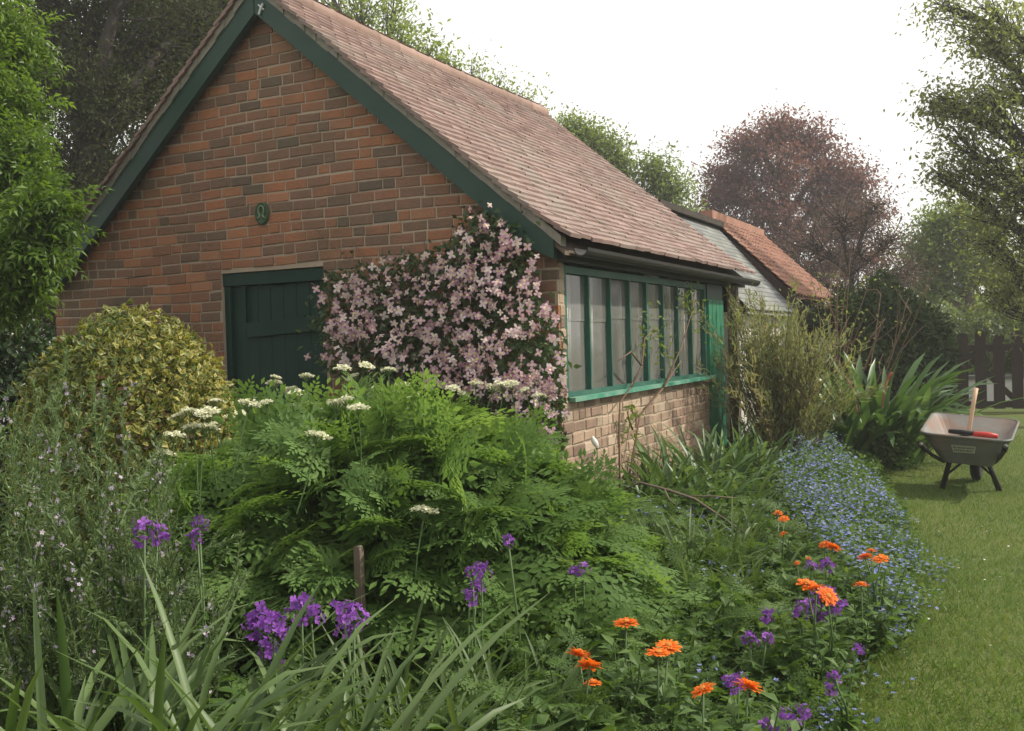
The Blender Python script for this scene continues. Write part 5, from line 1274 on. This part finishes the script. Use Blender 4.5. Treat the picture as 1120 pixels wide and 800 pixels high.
# forget-me-nots: a drift of tiny blue flowers along the lawn
m_blue = mat_petal('blue_petal', [(.12,.16,.38), (.18,.23,.49), (.27,.31,.56), (.36,.32,.50)], .3)
DRIFT = [(868,488),(905,486),(935,498),(965,528),(998,560),(1008,590),(990,625),(965,650),(950,625),(930,600),(895,585),(865,560),(850,520)]
R2 = np.random.default_rng(91); x = R2.uniform(845, 1012, 60000); y = R2.uniform(484, 655, 60000); k = in_poly(x, y, DRIFT); x, y = x[k], y[k]
pts = np.array([onZ(a, b_, .30) for a, b_ in zip(x, y)])
wgt = 1 / (np.abs(y - 360) ** -3 * 1e7); pk = R2.random(len(pts)) < np.clip((pts[:, 1] ** 2) / 55, .10, 1); pts = pts[pk]; rg_ = np.sin(pts[:, 0] * 9 + 2 * np.sin(pts[:, 1] * 4)) * np.sin(pts[:, 1] * 7 + pts[:, 0] * 3); pts = pts[R2.random(len(pts)) < .50 + .45 * rg_][:6500]; cl_ = pts[R2.integers(0, len(pts), 420)]; cl_[:, 2] = R2.uniform(.20, .42, 420); ci_ = R2.integers(0, 420, 5600); pts = cl_[ci_[:5600]] + R2.normal(0, 1, (5600, 3)) * [.045, .045, .03]
extra = []
for (cx, cy, sp, m_, z) in ((700,572,.10,260,.25),(760,590,.14,160,.2),(690,590,.07,120,.2),(790,575,.15,160,.2),(860,735,.10,130,.14),(820,770,.10,110,.14),(885,690,.10,110,.16),(905,760,.07,70,.1),(790,640,.1,50,.2),(935,660,.10,140,.16),(960,640,.10,120,.14),(985,600,.10,160,.14),(770,740,.06,50,.2),(905,715,.08,80,.14)):
    c_ = onZ(cx, cy, z); extra.append(c_ + R2.normal(0, 1, (m_, 3)) * [sp, sp, .035])
pts = np.concatenate([pts] + extra)
ed = np.interp(pts[:, 1], [p[1] for p in EDGE], [p[0] for p in EDGE]) - pts[:, 0]
pts[:, 2] = np.maximum(.05, pts[:, 2] * np.clip(.55 + ed * 1.3, .25, 1.05) + R2.normal(0, .02, len(pts)))
mb = MB(); mb.scatter(FIVE, pts, az(len(pts)), unit(R2.normal(0, .45, (len(pts), 3)) + [0, -.35, 1]), R2.uniform(.0065, .0105, len(pts)), np.clip(R2.normal(.45, .22, len(pts)), 0, 1))
tag(mb.build('forget_me_nots', m_blue), 'drift of tiny blue forget-me-nots spilling along the edge of the lawn', 'flowers', kind='stuff')
lp = pts[R2.integers(0, len(pts), 17000)] + R2.normal(0, .03, (17000, 3)); lp[:, 2] = np.maximum(.03, lp[:, 2] * R2.uniform(.3, 1.08, 17000))
mb = MB(); mb.scatter(LEAF, lp, unit(az(17000) + np.array([0, 0, 1]) * R2.normal(.6, .4, 17000)[:, None]), unit(R2.normal(0, .4, (17000, 3)) + [0, 0, 1]), R2.uniform(.025, .05, 17000), np.clip(R2.normal(.45, .2, 17000), 0, 1))
tag(mb.build('forget_me_not_leaves', ml_sage), 'small green leaves under the blue flower drift', 'foliage', kind='stuff')

# bramble twig lying across the bed, a white plant tag by the wall
t = thing('bramble_stem', 'long bare brown twig arching across the bed below the windows', 'twig', loc=P(740, 545, 5.9) * [1, 1, 0])
c0 = P(740, 545, 5.9) * [1, 1, 0]; mb = MB()
q = np.array([P(x, y, d_) for x, y, d_ in ((678,538,6.1),(700,528,6.0),(730,536,5.9),(760,546,5.8),(790,566,5.7),(815,583,5.6))]) - c0; mb.tube(q, [.004,.008,.008,.008,.006,.003], 5)
q = np.array([P(x, y, d_) for x, y, d_ in ((750,543,5.85),(780,543,5.8),(805,545,5.8))]) - c0; mb.tube(q, [.006,.005,.003], 5)
q = np.array([P(x, y, d_) for x, y, d_ in ((727,536,5.9),(732,547,5.85),(740,553,5.8))]) - c0; mb.tube(q, [.006,.005,.003], 5)
mb.build('stem', m_oldwood, t, True)
tp = P(653, 485, 6.25); t = thing('white_tulip', 'single white bud on a thin stem at the corner of the side wall', 'flower', loc=tp * [1, 1, 0])
mb = MB(); rg = []
for k in range(7):
    z_ = k / 6; rr_ = .022 * math.sin(PI * (.12 + .8 * z_)) ; rg += [(-.03 * z_ + rr_ * math.cos(b_), rr_ * math.sin(b_), tp[2] - .03 + .075 * z_) for b_ in np.linspace(0, 2 * PI, 9)[:-1]]
mb.add(rg, np.array([(k * 8 + j, k * 8 + (j + 1) % 8, (k + 1) * 8 + (j + 1) % 8, (k + 1) * 8 + j) for k in range(6) for j in range(8)])); mb.build('bud', m_white, t, True)
mb = MB(); mb.tube([(.01, 0, 0), (.0, 0, tp[2] * .5), (0, 0, tp[2] - .03)], .005, 5); mb.build('stem', m_stem, t, True)
mb = MB()
for k in range(5): ribbon(mb, (0, 0, 0), k * 1.3, .25, .32, .035, .6, .5)
mb.build('leaves', ml_blue, t, True)
